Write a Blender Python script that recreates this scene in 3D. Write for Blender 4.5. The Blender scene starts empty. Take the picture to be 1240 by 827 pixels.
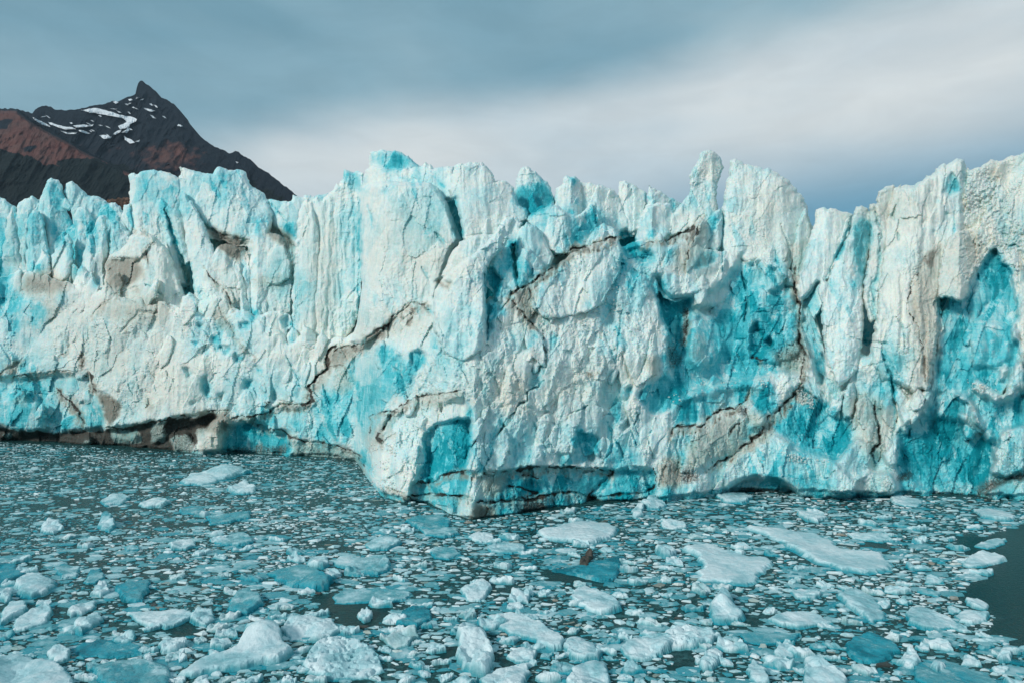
import bpy, math, random
import numpy as np
from mathutils.geometry import delaunay_2d_cdt
from mathutils import Vector

S = bpy.context.scene
C = S.collection
# ------------------------------------------------------------------ camera
CAMH, F, CU, CV = 26.0, 808.0, 620.0, 413.5      # metres, pixels of the 1240 px wide photograph
cd = bpy.data.cameras.new('camera'); cam = bpy.data.objects.new('camera', cd); C.objects.link(cam)
cam.location = (0, 0, CAMH); cam.rotation_euler = (math.radians(90), 0, 0)
cd.sensor_width = 36.0; cd.lens = 36.0 * F / 1240.0
cd.clip_start = 0.5; cd.clip_end = 60000
S.camera = cam
# ------------------------------------------------------------------ sun
SUNV = Vector((-0.66, -0.58, 0.47)).normalized()   # towards the sun
sl = bpy.data.lights.new('sun', 'SUN'); sun = bpy.data.objects.new('sun', sl); C.objects.link(sun)
sl.energy = 2.65; sl.angle = math.radians(9.0); sl.color = (1.0, 0.96, 0.90)
sun.rotation_euler = SUNV.to_track_quat('Z', 'Y').to_euler()
# ------------------------------------------------------------------ sky
W = bpy.data.worlds.new('World'); S.world = W; W.use_nodes = True

class NT:
    """small helper for node trees"""
    def __init__(s, tree):
        s.t = tree
    def n(s, typ, **kw):
        nd = s.t.nodes.new(typ)
        for k, v in kw.items():
            setattr(nd, k, v)
        return nd
    def put(s, sock, val):
        if isinstance(val, bpy.types.NodeSocket):
            s.t.links.new(val, sock)
        elif val is not None:
            if sock.type == 'RGBA' and len(val) == 3:
                val = (*val, 1)
            sock.default_value = val
    def math(s, op, a, b=None, c=None, clamp=False):
        nd = s.n('ShaderNodeMath', operation=op, use_clamp=clamp)
        s.put(nd.inputs[0], a)
        if b is not None: s.put(nd.inputs[1], b)
        if c is not None: s.put(nd.inputs[2], c)
        return nd.outputs[0]
    def mix(s, f, a, b, bt='MIX'):
        nd = s.n('ShaderNodeMix', data_type='RGBA', blend_type=bt)
        s.put(nd.inputs[0], f); s.put(nd.inputs[6], a); s.put(nd.inputs[7], b)
        return nd.outputs[2]
    def noise(s, vec, scale, detail=4, rough=0.55, dist=0.0):
        nd = s.n('ShaderNodeTexNoise')
        s.put(nd.inputs['Vector'], vec); nd.inputs['Scale'].default_value = scale
        nd.inputs['Detail'].default_value = detail; nd.inputs['Roughness'].default_value = rough
        nd.inputs['Distortion'].default_value = dist
        return nd.outputs[0]
    def mapping(s, vec, scale=(1, 1, 1), rot=(0, 0, 0)):
        nd = s.n('ShaderNodeMapping'); s.put(nd.inputs[0], vec)
        nd.inputs['Scale'].default_value = scale; nd.inputs['Rotation'].default_value = rot
        return nd.outputs[0]
    def range(s, v, a, b, c=0.0, d=1.0, smooth=True):
        nd = s.n('ShaderNodeMapRange', interpolation_type='SMOOTHSTEP' if smooth else 'LINEAR')
        s.put(nd.inputs[0], v)
        for i, x in enumerate((a, b, c, d)):
            s.put(nd.inputs[i + 1], x)
        return nd.outputs[0]
    def ramp(s, f, stops):
        nd = s.n('ShaderNodeValToRGB'); s.put(nd.inputs[0], f)
        e = nd.color_ramp.elements
        while len(e) < len(stops): e.new(0.5)
        for i, (p, c) in enumerate(stops):
            e[i].position = p; e[i].color = (*c, 1)
        return nd.outputs[0]

def srgb(r, g, b):
    f = lambda c: c / 12.92 if c <= 0.04045 else ((c + 0.055) / 1.055) ** 2.4
    return (f(r / 255), f(g / 255), f(b / 255))

W.node_tree.nodes.clear()
w = NT(W.node_tree)
sky = w.n('ShaderNodeTexSky', sky_type='NISHITA', sun_disc=False)
sky.sun_elevation = math.asin(SUNV.z); sky.sun_rotation = math.atan2(SUNV.x, SUNV.y)
tc = w.n('ShaderNodeTexCoord').outputs['Generated']
sp = w.n('ShaderNodeSeparateXYZ'); w.put(sp.inputs[0], tc)
az = w.math('ARCTAN2', sp.outputs[0], sp.outputs[1])
hor = w.math('SQRT', w.math('ADD', w.math('MULTIPLY', sp.outputs[0], sp.outputs[0]), w.math('MULTIPLY', sp.outputs[1], sp.outputs[1])))
el = w.math('ARCTAN2', sp.outputs[2], hor)
n1 = w.noise(w.mapping(tc, (1, 1, 2.6)), 2.2, 5, 0.55, 0.3)
n2 = w.noise(w.mapping(tc, (1, 1, 2.6)), 3.0, 3, 0.45, 0.2)
# upper sheet of grey cloud ends on a slanting edge; a paler bank lies below it
edge = w.math('ADD', w.math('MULTIPLY', az, 0.14), 0.355)
edge = w.math('ADD', edge, w.math('MULTIPLY', w.math('SUBTRACT', n1, 0.5), 0.09))
below = w.range(w.math('SUBTRACT', edge, el), -0.03, 0.055)
leftf = w.range(az, -0.52, -0.33)
bank = w.math('MULTIPLY', below, leftf)
low = w.math('MULTIPLY', w.range(w.math('SUBTRACT', w.math('ADD', w.math('MULTIPLY', az, 0.05), 0.185), el), -0.09, 0.05), w.range(az, 0.0, 0.36))
upper = w.ramp(w.math('ADD', w.math('MULTIPLY', n2, 0.9), w.math('MULTIPLY', az, 0.12)),
               [(0.25, srgb(120, 162, 180)), (0.5, srgb(140, 176, 191)), (0.75, srgb(168, 193, 202))])
bankc = w.ramp(w.noise(w.mapping(tc, (1, 1, 3.5)), 3.0, 3, 0.5), [(0.3, srgb(196, 212, 220)), (0.7, srgb(218, 225, 226))])
cloud = w.mix(bank, upper, bankc)
cloud = w.mix(w.math('MULTIPLY', low, 0.95), cloud, srgb(88, 152, 182))
STR = 0.1
wisp = w.range(w.noise(w.mapping(tc, (1, 1, 3.2), (0, .25, 0)), 7.0, 7, .62, .5), .3, .7, .955, 1.045)
vm = w.n('ShaderNodeVectorMath', operation='SCALE'); w.put(vm.inputs[0], cloud); w.put(vm.inputs[3], wisp); cloud = vm.outputs[0]
cl10 = w.mix(1.0, cloud, (1 / STR, 1 / STR, 1 / STR), 'MULTIPLY')
fin = w.mix(0.95, sky.outputs[0], cl10)
bg = w.n('ShaderNodeBackground'); w.put(bg.inputs[0], fin); bg.inputs[1].default_value = STR
wo = w.n('ShaderNodeOutputWorld'); w.put(wo.inputs[0], bg.outputs[0])
# ------------------------------------------------------------------ exposure
S.view_settings.view_transform = 'Standard'; S.view_settings.look = 'None'
S.view_settings.exposure = 0.0; S.view_settings.gamma = 1.0
S.cycles.max_bounces = 9; S.cycles.diffuse_bounces = 7; S.cycles.glossy_bounces = 2
S.cycles.transmission_bounces = 2

# ================================================================== helpers
rng = np.random.default_rng(7)
random.seed(7)

def hash2(ix, iy, seed):
    h = (ix.astype(np.int64) * 374761393 + iy.astype(np.int64) * 668265263 + int(seed) * 1442695041) & 0x7fffffff
    h = ((h ^ (h >> 13)) * 1274126177) & 0x7fffffff
    h = ((h ^ (h >> 15)) * 2246822519) & 0x7fffffff
    return ((h ^ (h >> 16)) & 0xffffff) / float(0xffffff)

def vnoise(x, y, seed=0):
    ix = np.floor(x); iy = np.floor(y); fx = x - ix; fy = y - iy
    fx = fx * fx * fx * (fx * (fx * 6 - 15) + 10); fy = fy * fy * fy * (fy * (fy * 6 - 15) + 10)
    a = hash2(ix, iy, seed); b = hash2(ix + 1, iy, seed); c = hash2(ix, iy + 1, seed); d = hash2(ix + 1, iy + 1, seed)
    return (a + (b - a) * fx + (c - a) * fy + (a - b - c + d) * fx * fy) * 2 - 1

def fbm(x, y, seed=0, octv=4, gain=0.5):
    s = 0; a = 1; t = 0
    for i in range(octv):
        s = s + a * vnoise(x, y, seed + i * 17); t += a
        x, y = (x * 1.62 + y * 1.17) , (y * 1.62 - x * 1.17)
        a *= gain
    return s / t

def ridged(x, y, seed=0, octv=4):
    s = 0; a = 1; t = 0
    for i in range(octv):
        s = s + a * (1 - 2 * np.abs(vnoise(x, y, seed + i * 31))); t += a
        x = x * 2.03 + 5.1; y = y * 2.03 + 1.7; a *= 0.5
    return s / t

def facets(x, y, seed=0, slope=0.9, q=1.1):
    """broken planar facets: the highest of the tilted caps round jittered points (continuous, creased)"""
    ix = np.floor(x); iy = np.floor(y); best = np.full(x.shape, -9.0)
    for dx in (-1, 0, 1):
        for dy in (-1, 0, 1):
            cx = ix + dx; cy = iy + dy
            px = cx + hash2(cx, cy, seed); py = cy + hash2(cx, cy, seed + 1)
            gx = (hash2(cx, cy, seed + 2) - 0.5) * 2 * slope; gy = (hash2(cx, cy, seed + 3) - 0.5) * 2 * slope
            rx = x - px; ry = y - py
            h = hash2(cx, cy, seed + 4) * 0.7 + gx * rx + gy * ry - q * np.sqrt((rx * rx + ry * ry) + 0.02) * 0.6 - 0.35 * (rx * rx + ry * ry)
            best = np.maximum(best, h)
    return best

def slabs(x, y, seed=0):
    """nearest jittered cell: (tilted, stepped plate height, cell number 0-1, distance to the joint)"""
    ix = np.floor(x); iy = np.floor(y); b1 = np.full(x.shape, 9.0); b2 = b1.copy(); h = np.zeros(x.shape); cid = np.zeros(x.shape)
    for dx in (-1, 0, 1):
        for dy in (-1, 0, 1):
            cx = ix + dx; cy = iy + dy
            rx = x - cx - 0.15 - 0.7 * hash2(cx, cy, seed); ry = y - cy - 0.15 - 0.7 * hash2(cx, cy, seed + 1)
            d = np.abs(rx) * 0.8 + np.hypot(rx, ry) * 0.6
            k = d < b1
            b2 = np.where(k, b1, np.minimum(b2, d)); b1 = np.where(k, d, b1)
            gx = hash2(cx, cy, seed + 2) * 1.9 - 0.95; gy = hash2(cx, cy, seed + 3) * 1.2 - 0.6; o = hash2(cx, cy, seed + 4)
            h = np.where(k, o * .5 + gx * rx + gy * ry, h); cid = np.where(k, hash2(cx, cy, seed + 5), cid)
    return h, cid, b2 - b1

def smooth01(x):
    x = np.clip(x, 0, 1); return x * x * (3 - 2 * x)

# maps drawn in the frontal elevation of the ice front, one cell = 1 px of the traced outlines
MU0, MV0, MW, MH = -220, 160, 1700, 500
def newmap(): return np.zeros((MH, MW), np.float32)
GU, GV = np.meshgrid(np.arange(MW) + MU0 + 0.5, np.arange(MH) + MV0 + 0.5)

def blur(m, r):
    if r < 0.6: return m
    for _ in range(2):
        k = int(round(r)); k = max(k, 1)
        for ax in (0, 1):
            p = np.pad(m, [(k, k) if a == ax else (0, 0) for a in (0, 1)], mode='edge')
            c = np.cumsum(p, axis=ax, dtype=np.float64)
            z = np.zeros_like(np.take(c, [0], axis=ax)); c = np.concatenate([z, c], axis=ax)
            n = m.shape[ax]; L = 2 * k + 1
            hi = np.take(c, np.arange(L, L + n), axis=ax); lo = np.take(c, np.arange(0, n), axis=ax)
            m = ((hi - lo) / L).astype(np.float32)
    return m

def inside(px, py, poly):
    r = np.zeros(px.shape, bool); n = len(poly)
    for i in range(n):
        x0, y0 = poly[i]; x1, y1 = poly[(i + 1) % n]
        if y0 == y1: continue
        c = ((y0 > py) != (y1 > py)) & (px < (x1 - x0) * (py - y0) / (y1 - y0) + x0)
        r ^= c
    return r

def pmask(poly, soft=1.0, rough=2.0, seed=3):
    """soft mask (with its bounding window) of a traced polygon, edges frayed by noise"""
    xs = [p[0] for p in poly]; ys = [p[1] for p in poly]
    m = int(4 + soft * 3 + rough)
    a = max(int(min(xs)) - m - MU0, 0); b = min(int(max(xs)) + m - MU0, MW)
    c = max(int(min(ys)) - m - MV0, 0); d = min(int(max(ys)) + m - MV0, MH)
    if a >= b or c >= d: return None, None
    U = GU[c:d, a:b]; V = GV[c:d, a:b]
    nu = fbm(U / 9, V / 9, seed, 4, .62) * rough * 1.7; nv = fbm(U / 9, V / 9, seed + 50, 4, .62) * rough * 1.7
    k = inside(U + nu, V + nv, poly).astype(np.float32)
    return (slice(c, d), slice(a, b)), blur(k, soft)

def stroke(pts, width, rough=1.6, seed=9, taper=True):
    xs = [p[0] for p in pts]; ys = [p[1] for p in pts]; wmax = width
    m = int(wmax * 2 + rough + 4)
    a = max(int(min(xs)) - m - MU0, 0); b = min(int(max(xs)) + m - MU0, MW)
    c = max(int(min(ys)) - m - MV0, 0); d = min(int(max(ys)) + m - MV0, MH)
    if a >= b or c >= d: return None, None
    U = GU[c:d, a:b]; V = GV[c:d, a:b]
    U = U + fbm(U / 6, V / 6, seed, 3) * rough; V = V + fbm(U / 6, V / 6, seed + 5, 3) * rough
    best = np.full(U.shape, 1e9)
    n = len(pts) - 1
    for i in range(n):
        x0, y0 = pts[i]; x1, y1 = pts[i + 1]
        L = (x1 - x0) ** 2 + (y1 - y0) ** 2 + 1e-6
        t = np.clip(((U - x0) * (x1 - x0) + (V - y0) * (y1 - y0)) / L, 0, 1)
        g = (i + t) / n
        wd = 0.35 + 0.65 * np.sin(np.pi * np.clip(g, 0.04, 0.96)) if taper else 1.0
        wd = wd * (0.65 + 0.75 * fbm(U / 8, V / 8, seed + 3, 3))
        best = np.minimum(best, np.hypot(U - x0 - t * (x1 - x0), V - y0 - t * (y1 - y0)) / np.maximum(wd, 0.2))
    return (slice(c, d), slice(a, b)), np.clip(1.4 - best / (width * 0.5), 0, 1).astype(np.float32)

BLUE, TAN, DARK, CARVE = newmap(), newmap(), newmap(), newmap()

def blue(poly, v, soft=1.5, rough=3.0, seed=3):
    s, k = pmask(poly, soft, rough, seed + int(poly[0][0]))
    if s: BLUE[s] = BLUE[s] * (1 - k) + v * k
def tan(poly, v, soft=3, rough=4.0, seed=13):
    s, k = pmask(poly, soft, rough, seed + int(poly[0][0]))
    if s: TAN[s] = np.maximum(TAN[s], v * k)
def dark(poly, v, soft=2, rough=4.0, seed=23):
    s, k = pmask(poly, soft, rough, seed + int(poly[0][0]))
    if s: DARK[s] = np.maximum(DARK[s], v * k)
def carve(poly, depth, soft=1.2, gu=0.0, gv=0.0, rough=2.0, b=None, bs=1.0):
    s, k = pmask(poly, soft, rough, 33 + int(poly[0][0]))
    if not s: return
    cu = sum(p[0] for p in poly) / len(poly); cv = sum(p[1] for p in poly) / len(poly)
    pl = depth + gu * (GU[s] - cu) + gv * (GV[s] - cv)
    CARVE[s] += (pl * k).astype(np.float32)
    if b is not None: blue(poly, b, bs)
def crack(pts, width, depth=0.8, dk=0.0, b=None, tn=0.0, seed=1):
    s, k = stroke(pts, width * (1.0 if dk > .3 else 1), seed=seed + int(pts[0][0]), rough=2.4 if dk > .3 else 1.6)
    if not s: return
    CARVE[s] += k * depth * (.75 if dk > .3 else 1)
    brk = smooth01(.80 + 2.0 * fbm(GU[s] / 10, GV[s] / 10, 444, 3))
    if dk: DARK[s] = np.maximum(DARK[s], k * dk * (.30 + .70 * brk))
    if b is not None: BLUE[s] = np.maximum(BLUE[s], k * b)
    if tn:
        s2, k2 = stroke([(a, b_ + width * .7) for a, b_ in pts], width * 5.0, seed=seed + int(pts[0][0]), rough=4.0); k2 = k2 * (.45 + .55 * smooth01(vnoise(GU[s2] / 2.2, GV[s2] / 30, 611) + .6))
        TAN[s2] = np.maximum(TAN[s2], k2 * tn)
def wash(m, pts_r, v):
    for (x, y, rx, ry) in pts_r:
        g = np.exp(-(((GU - x) / rx) ** 2 + ((GV - y) / ry) ** 2))
        m[:] = np.maximum(m, (g * v)).astype(np.float32)

def drip():
    """silt washed down the face below the dirt layers in fine streaks"""
    st = smooth01(vnoise(GU / 1.7, GV / 40, 515) * 1.3 + .25) * smooth01(fbm(GU / 12, GV / 16, 516, 2) * 1.6 + .4)
    src = DARK.copy()
    for k in range(1, 15):
        sh = np.zeros_like(src); sh[k:] = src[:-k]
        if k < 9: DARK[:] = np.maximum(DARK, sh * (1 - k / 9) * (st ** .7) * .85)
        TAN[:] = np.maximum(TAN, sh * (1 - k / 15) * st * 1.15)

def sample(m, u, v):
    x = np.clip(u - MU0 - 0.5, 0, MW - 1.001); y = np.clip(v - MV0 - 0.5, 0, MH - 1.001)
    ix = x.astype(int); iy = y.astype(int); fx = x - ix; fy = y - iy
    return (m[iy, ix] * (1 - fx) + m[iy, ix + 1] * fx) * (1 - fy) + (m[iy + 1, ix] * (1 - fx) + m[iy + 1, ix + 1] * fx) * fy

# --- broad washes of pale blue ice (x, y, rx, ry)
wash(BLUE, [(60, 270, 60, 50), (190, 230, 35, 30), (260, 235, 60, 30), (300, 280, 35, 25), (20, 400, 50, 60), (280, 410, 50, 30)], 0.26)
wash(BLUE, [(10, 330, 30, 60), (30, 490, 90, 35), (330, 470, 60, 30), (440, 480, 45, 55), (350, 340, 30, 30)], 0.34)
wash(BLUE, [(660, 540, 100, 40), (830, 300, 40, 30), (760, 340, 40, 40), (550, 420, 30, 50), (620, 330, 40, 40), (830, 250, 30, 20)], 0.26)
wash(BLUE, [(1050, 470, 50, 60), (900, 540, 80, 40), (700, 270, 60, 25), (520, 250, 40, 30), (1010, 560, 50, 30), (1225, 560, 40, 30)], 0.30)
wash(TAN, [(120, 410, 90, 50), (180, 470, 90, 45), (610, 470, 60, 40), (700, 470, 60, 40), (1120, 330, 30, 70), (480, 390, 70, 25), (1210, 250, 50, 60), (1060, 300, 40, 60), (500, 300, 60, 70), (930, 270, 40, 50), (390, 330, 30, 80)], 0.25)
wash(TAN, [(150, 325, 30, 20), (1110, 420, 16, 70), (1075, 250, 60, 40), (640, 390, 30, 16), (850, 310, 20, 30), (130, 440, 50, 30)], 0.36)
# --- left third
blue([(57, 222), (71, 220), (77, 230), (80, 250), (90, 268), (92, 292), (80, 300), (62, 292), (60, 262)], .42)
blue([(60, 268), (92, 262), (92, 292), (66, 296)], .60, 4)
blue([(100, 232), (130, 245), (146, 256), (126, 262), (104, 252)], .40)
blue([(95, 256), (104, 254), (118, 270), (118, 295), (98, 308)], .5, 3)
blue([(170, 212), (205, 212), (220, 230), (222, 262), (196, 250), (176, 262), (168, 240)], .36, 5)
blue([(190, 242), (204, 243), (208, 256), (196, 262)], .52)
crack([(200, 252), (206, 272), (214, 300), (222, 325), (232, 352), (237, 374)], 7, 1.8, .35, .8)
blue([(225, 318), (232, 320), (237, 372), (228, 352)], .6, 1)
dark([(222, 325), (230, 326), (235, 370), (228, 350)], .42, 2)
tan([(222, 325), (230, 326), (235, 370), (228, 350)], .7, 2)
crack([(236, 252), (243, 262), (250, 275), (262, 283)], 4, 1.2, 0, .75)
carve([(247, 270), (262, 280), (285, 288), (302, 292), (306, 312), (292, 332), (278, 322), (262, 302)], 1.8, 2, .02, -.03)
tan([(250, 274), (275, 284), (300, 290), (300, 305), (286, 318), (268, 306)], .95, 2)
dark([(252, 275), (272, 280), (277, 290), (262, 292)], .45, 2)
crack([(248, 274), (262, 280), (278, 286), (296, 290), (303, 290)], 3, .8, .7, 0, .6)
crack([(247, 322), (252, 334), (263, 342), (272, 352), (280, 368), (284, 376)], 3, .7, .85, 0, .5)
blue([(300, 268), (320, 262), (326, 275), (318, 284), (296, 286), (285, 282)], .46, 4)
crack([(330, 248), (338, 258), (348, 270)], 4, 1, 0, .6)
blue([(330, 276), (352, 270), (358, 285), (350, 290)], .55, 2)
tan([(326, 272), (345, 276), (354, 288), (354, 305), (338, 296), (326, 292)], .8, 2); dark([(340, 288), (354, 286), (355, 302), (346, 302)], .4, 2)
tan([(308, 334), (352, 332), (352, 352), (308, 352)], .45, 4); crack([(307, 338), (330, 337), (346, 338)], 1.6, .3, .55, 0, .5)
crack([(354, 296), (355, 320), (354, 348)], 3.5, 1.4, .55, 0, .3)
# blocky tan shelf and the dome above it
carve([(128, 314), (170, 313), (172, 328), (166, 342), (140, 350), (127, 348)], 1.5, 1, 0, 0)
tan([(126, 313), (170, 313), (176, 335), (166, 345), (140, 352), (125, 350)], .8, 3)
crack([(132, 313), (150, 313), (169, 313)], 2.5, .6, .9, 0, .4)
crack([(128, 318), (127, 330)], 2.5, .5, .6); crack([(160, 278), (176, 282), (184, 292)], 2, .5, .4, 0, .6); crack([(188, 290), (178, 298), (176, 308), (181, 318)], 3, .6, .7, 0, .8)
crack([(170, 345), (162, 350), (144, 352), (135, 362), (120, 372), (112, 382)], 5, .8, .45, 0, .6)
crack([(176, 345), (186, 350), (196, 358)], 4, .8, 0, .6)
tan([(135, 355), (190, 350), (205, 372), (190, 395), (150, 400), (120, 385)], .55, 8, 10)
crack([(205, 368), (190, 380), (170, 378), (156, 392), (146, 402)], 6, .7, .30, 0, .5)
# chaotic blue and grey bowls at the far left
carve([(0, 318), (20, 315), (36, 330), (40, 352), (24, 372), (0, 372)], 3.0, 4, 0, 0, 4)
blue([(0, 325), (12, 330), (14, 345), (8, 368), (-30, 372), (-30, 330)], .85, 3, 5)
blue([(8, 352), (30, 356), (32, 370), (12, 380)], .6, 3, 5); blue([(38, 372), (56, 364), (59, 386), (46, 400), (36, 392)], .5, 2, 3)
blue([(6, 388), (26, 386), (27, 402), (10, 410)], .62, 3, 4); blue([(84, 300), (100, 300), (98, 318), (84, 318)], .7, 2); blue([(40, 318), (55, 322), (52, 330), (40, 328)], .75, 2)
blue([(92, 324), (100, 318), (100, 336), (93, 336)], .7, 2); blue([(66, 356), (82, 352), (82, 370), (68, 372)], .5, 3); blue([(108, 340), (120, 336), (124, 348), (114, 352)], .4)
tan([(20, 335), (60, 328), (84, 340), (82, 352), (58, 362), (30, 355)], .75, 4, 8); dark([(24, 338), (56, 334), (56, 356), (30, 354)], .38, 4, 8); dark([(68, 340), (82, 338), (82, 350), (70, 352)], .38, 3)
tan([(52, 320), (66, 322), (70, 380), (64, 395), (54, 372)], .5, 4, 6)
carve([(36, 330), (56, 332), (56, 356), (34, 354)], 1.6, 3, 0, 0, 5)
# lower left: level shelf lines, blue undercut, dark ground ice
blue([(-40, 430), (0, 430), (30, 432), (76, 430), (74, 446), (30, 452), (-40, 455)], .34, 4, 5)
blue([(-60, 458), (34, 456), (68, 452), (84, 456), (88, 456), (108, 452), (116, 475), (124, 505), (122, 520), (60, 525), (-60, 520)], .44, 2, 2)
carve([(-60, 458), (34, 456), (68, 452), (88, 454), (108, 453), (116, 475), (127, 512), (122, 524), (60, 525), (-60, 520)], 3.4, 1.5)
blue([(60, 480), (120, 500), (125, 518), (70, 522), (52, 510)], .62, 8)
carve([(84, 460), (90, 453), (104, 455), (111, 470), (110, 486), (94, 485), (80, 474)], -1.6, 2, .02, -.02)
crack([(14, 469), (34, 474), (66, 478)], 3, .8, .5, .5); crack([(0, 452), (15, 444), (30, 433)], 4, 1, .55, 0, .8); crack([(0, 457), (34, 454), (68, 450), (88, 449)], 2.5, .9, .6, 0, .7)
crack([(69, 467), (75, 480), (90, 491), (98, 503), (104, 513)], 5, 1.0, .85, 0, .8)
crack([(99, 425), (101, 436), (99, 443)], 4, .8, .85, 0, .8); crack([(108, 449), (111, 458), (113, 468), (118, 476)], 5, 1, .95, 0, .9)
crack([(82, 418), (80, 428), (70, 432)], 3, .5, .4, 0, .6)
carve([(118, 474), (134, 480), (149, 492), (146, 505), (132, 518), (126, 500)], 1.1, 1.2, 0, 0)
tan([(118, 474), (134, 480), (150, 492), (146, 502), (132, 518), (124, 498)], .95, 2); crack([(134, 484), (143, 490), (149, 494)], 2, .4, .6)
tan([(172, 478), (188, 478), (186, 500), (176, 502)], .6, 3); tan([(195, 478), (204, 478), (196, 496)], .5, 3)
blue([(-60, 465), (8, 463), (14, 480), (0, 482), (-60, 484)], .62, 3)
carve([(-60, 482), (14, 480), (36, 480), (50, 496), (60, 520), (40, 525), (-60, 520)], -4.2, 2, 0, .0, 6)
blue([(-60, 490), (18, 488), (44, 500), (52, 520), (-60, 518)], .45, 4, 6)
tan([(16, 478), (38, 482), (34, 492), (18, 490)], .35, 2)
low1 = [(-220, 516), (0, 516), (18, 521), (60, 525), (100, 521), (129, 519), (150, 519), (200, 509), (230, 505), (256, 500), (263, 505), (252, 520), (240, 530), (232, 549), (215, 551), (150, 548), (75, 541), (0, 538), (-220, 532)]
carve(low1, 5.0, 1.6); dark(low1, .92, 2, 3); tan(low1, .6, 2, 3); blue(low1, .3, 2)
carve([(135, 526), (168, 524), (168, 534), (140, 534)], -2, 2); blue([(135, 524), (168, 524), (168, 535), (140, 535)], .6, 2)
s_, k_ = pmask([(134, 522), (170, 522), (170, 536), (138, 536)], 2); DARK[s_] *= (1 - .8 * k_)
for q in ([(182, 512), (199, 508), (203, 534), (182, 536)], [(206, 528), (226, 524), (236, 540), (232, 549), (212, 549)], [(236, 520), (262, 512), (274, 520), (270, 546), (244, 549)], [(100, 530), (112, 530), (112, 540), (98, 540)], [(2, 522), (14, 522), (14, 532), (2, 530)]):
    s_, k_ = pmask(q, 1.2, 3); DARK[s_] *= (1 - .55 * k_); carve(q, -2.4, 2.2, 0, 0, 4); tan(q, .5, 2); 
crack([(128, 517), (150, 519), (178, 513), (200, 508), (230, 503), (256, 498), (275, 496)], 4, 1.5, .9, 0, .5)
tan([(236, 500), (275, 495), (280, 515), (268, 530), (240, 525)], .8, 4, 5)
crack([(279, 508), (290, 502), (305, 505), (325, 498), (339, 489), (369, 490), (379, 484), (373, 469), (383, 457), (395, 446), (395, 428), (402, 420), (408, 418)], 4.5, 1.6, 1.0, 0, .7)
crack([(320, 487), (340, 485), (360, 488), (372, 489)], 2.4, .6, .7, 0, .4)
tan([(376, 470), (392, 450), (396, 424), (412, 418), (440, 412), (440, 425), (412, 440), (398, 452), (384, 480)], .75, 3, 4)
carve([(278, 510), (305, 508), (338, 494), (372, 494), (384, 486), (400, 520), (415, 545), (360, 535), (300, 520)], 1.6, 2)
blue([(300, 500), (340, 495), (370, 495), (385, 488), (402, 470), (420, 500), (430, 540), (400, 535), (360, 530), (345, 520), (310, 510)], .40, 3)
cv = [(268, 515), (290, 512), (310, 510), (330, 519), (347, 522), (353, 534), (352, 551), (262, 551), (268, 540)]
carve(cv, 3.6, 1.5); blue(cv, .72, 2); dark([(275, 540), (350, 536), (350, 552), (262, 553)], .5, 3)
crack([(308, 511), (325, 518), (346, 521), (352, 530), (369, 533), (390, 537), (412, 540), (434, 550), (440, 566)], 3.4, 1.2, .8, 0, .5)
lw = [(354, 534), (390, 538), (412, 541), (434, 551), (440, 575), (400, 565), (352, 555)]
carve(lw, 2.4, 1.6); tan(lw, .5, 2); dark(lw, .33, 3); blue(lw, .5, 3)
crack([(366, 505), (376, 512), (388, 516)], 2, .4, .6); crack([(391, 466), (395, 480), (400, 490)], 4, .8, 0, .85)
# crumbly blue pockets mid left
for q in ([(221, 444), (230, 446), (235, 454), (229, 456)], [(243, 458), (250, 455), (256, 472), (254, 482), (248, 480)], [(237, 392), (247, 395), (244, 399)], [(230, 414), (240, 415), (238, 419)], [(254, 409), (262, 408), (260, 417)], [(247, 421), (256, 418), (252, 428), (243, 430)], [(268, 416), (280, 424), (276, 430), (266, 424)], [(284, 426), (292, 432), (293, 440), (283, 437)], [(296, 462), (306, 460), (302, 472), (294, 468)], [(328, 484), (331, 470), (336, 484)], [(176, 456), (181, 458), (178, 462)], [(305, 442), (316, 446), (314, 451)], [(230, 487), (240, 486), (234, 492)], [(264, 478), (272, 476), (268, 484)]):
    carve(q, 1.5, 1.0, b=.78)
crack([(270, 455), (276, 460), (281, 464)], 2, .5, 0, .8)
crack([(263, 368), (268, 380), (277, 392), (287, 410), (300, 425), (312, 432)], 3, .6, .55, 0, .6)
tan([(255, 372), (270, 372), (276, 392), (286, 412), (262, 396)], .6, 3, 4)
carve([(338, 386), (350, 380), (354, 395), (345, 398)], 1.8, 1, b=.8); carve([(349, 400), (356, 396), (357, 412), (350, 418)], 1.8, 1, b=.8)
blue([(304, 379), (314, 376), (310, 388), (302, 392)], .7, 1); carve([(290, 391), (302, 389), (302, 399), (290, 398)], 1.6, 1, b=.55)
crack([(347, 430), (352, 442), (358, 452), (363, 466)], 2.4, .9, 0, .7)
crack([(345, 458), (356, 462), (366, 470)], 2, .4, 0, .7)
# --- middle left towers
crack([(353, 360), (358, 375), (355, 392)], 2.4, .6, .3, .4)
crack([(372, 360), (362, 372), (357, 386), (355, 394)], 2.2, .7, .4, .5)
blue([(416, 208), (427, 209), (440, 210), (438, 222), (435, 236), (426, 230), (418, 222)], .72)
blue([(410, 244), (430, 240), (436, 255), (436, 330), (432, 352), (424, 355), (424, 300), (408, 290), (405, 262)], .42, 4)
crack([(434, 240), (436, 262), (434, 290), (436, 320), (434, 345), (434, 378)], 6, 1.5, 0, .86)
crack([(421, 362), (430, 352), (434, 345)], 3, .8, 0, .8)
blue([(406, 300), (425, 300), (430, 400), (410, 405)], .22, 6)
blue([(448, 184), (471, 182), (486, 185), (508, 202), (490, 204), (468, 207), (462, 200), (450, 200)], .55, 1.5)
blue([(473, 190), (486, 186), (496, 192), (507, 202), (480, 204), (470, 206)], .80, 1.5)
blue([(485, 211), (494, 211), (500, 218), (490, 218)], .7, 1); blue([(524, 214), (530, 216), (540, 226), (536, 227)], .75, 1)
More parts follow.
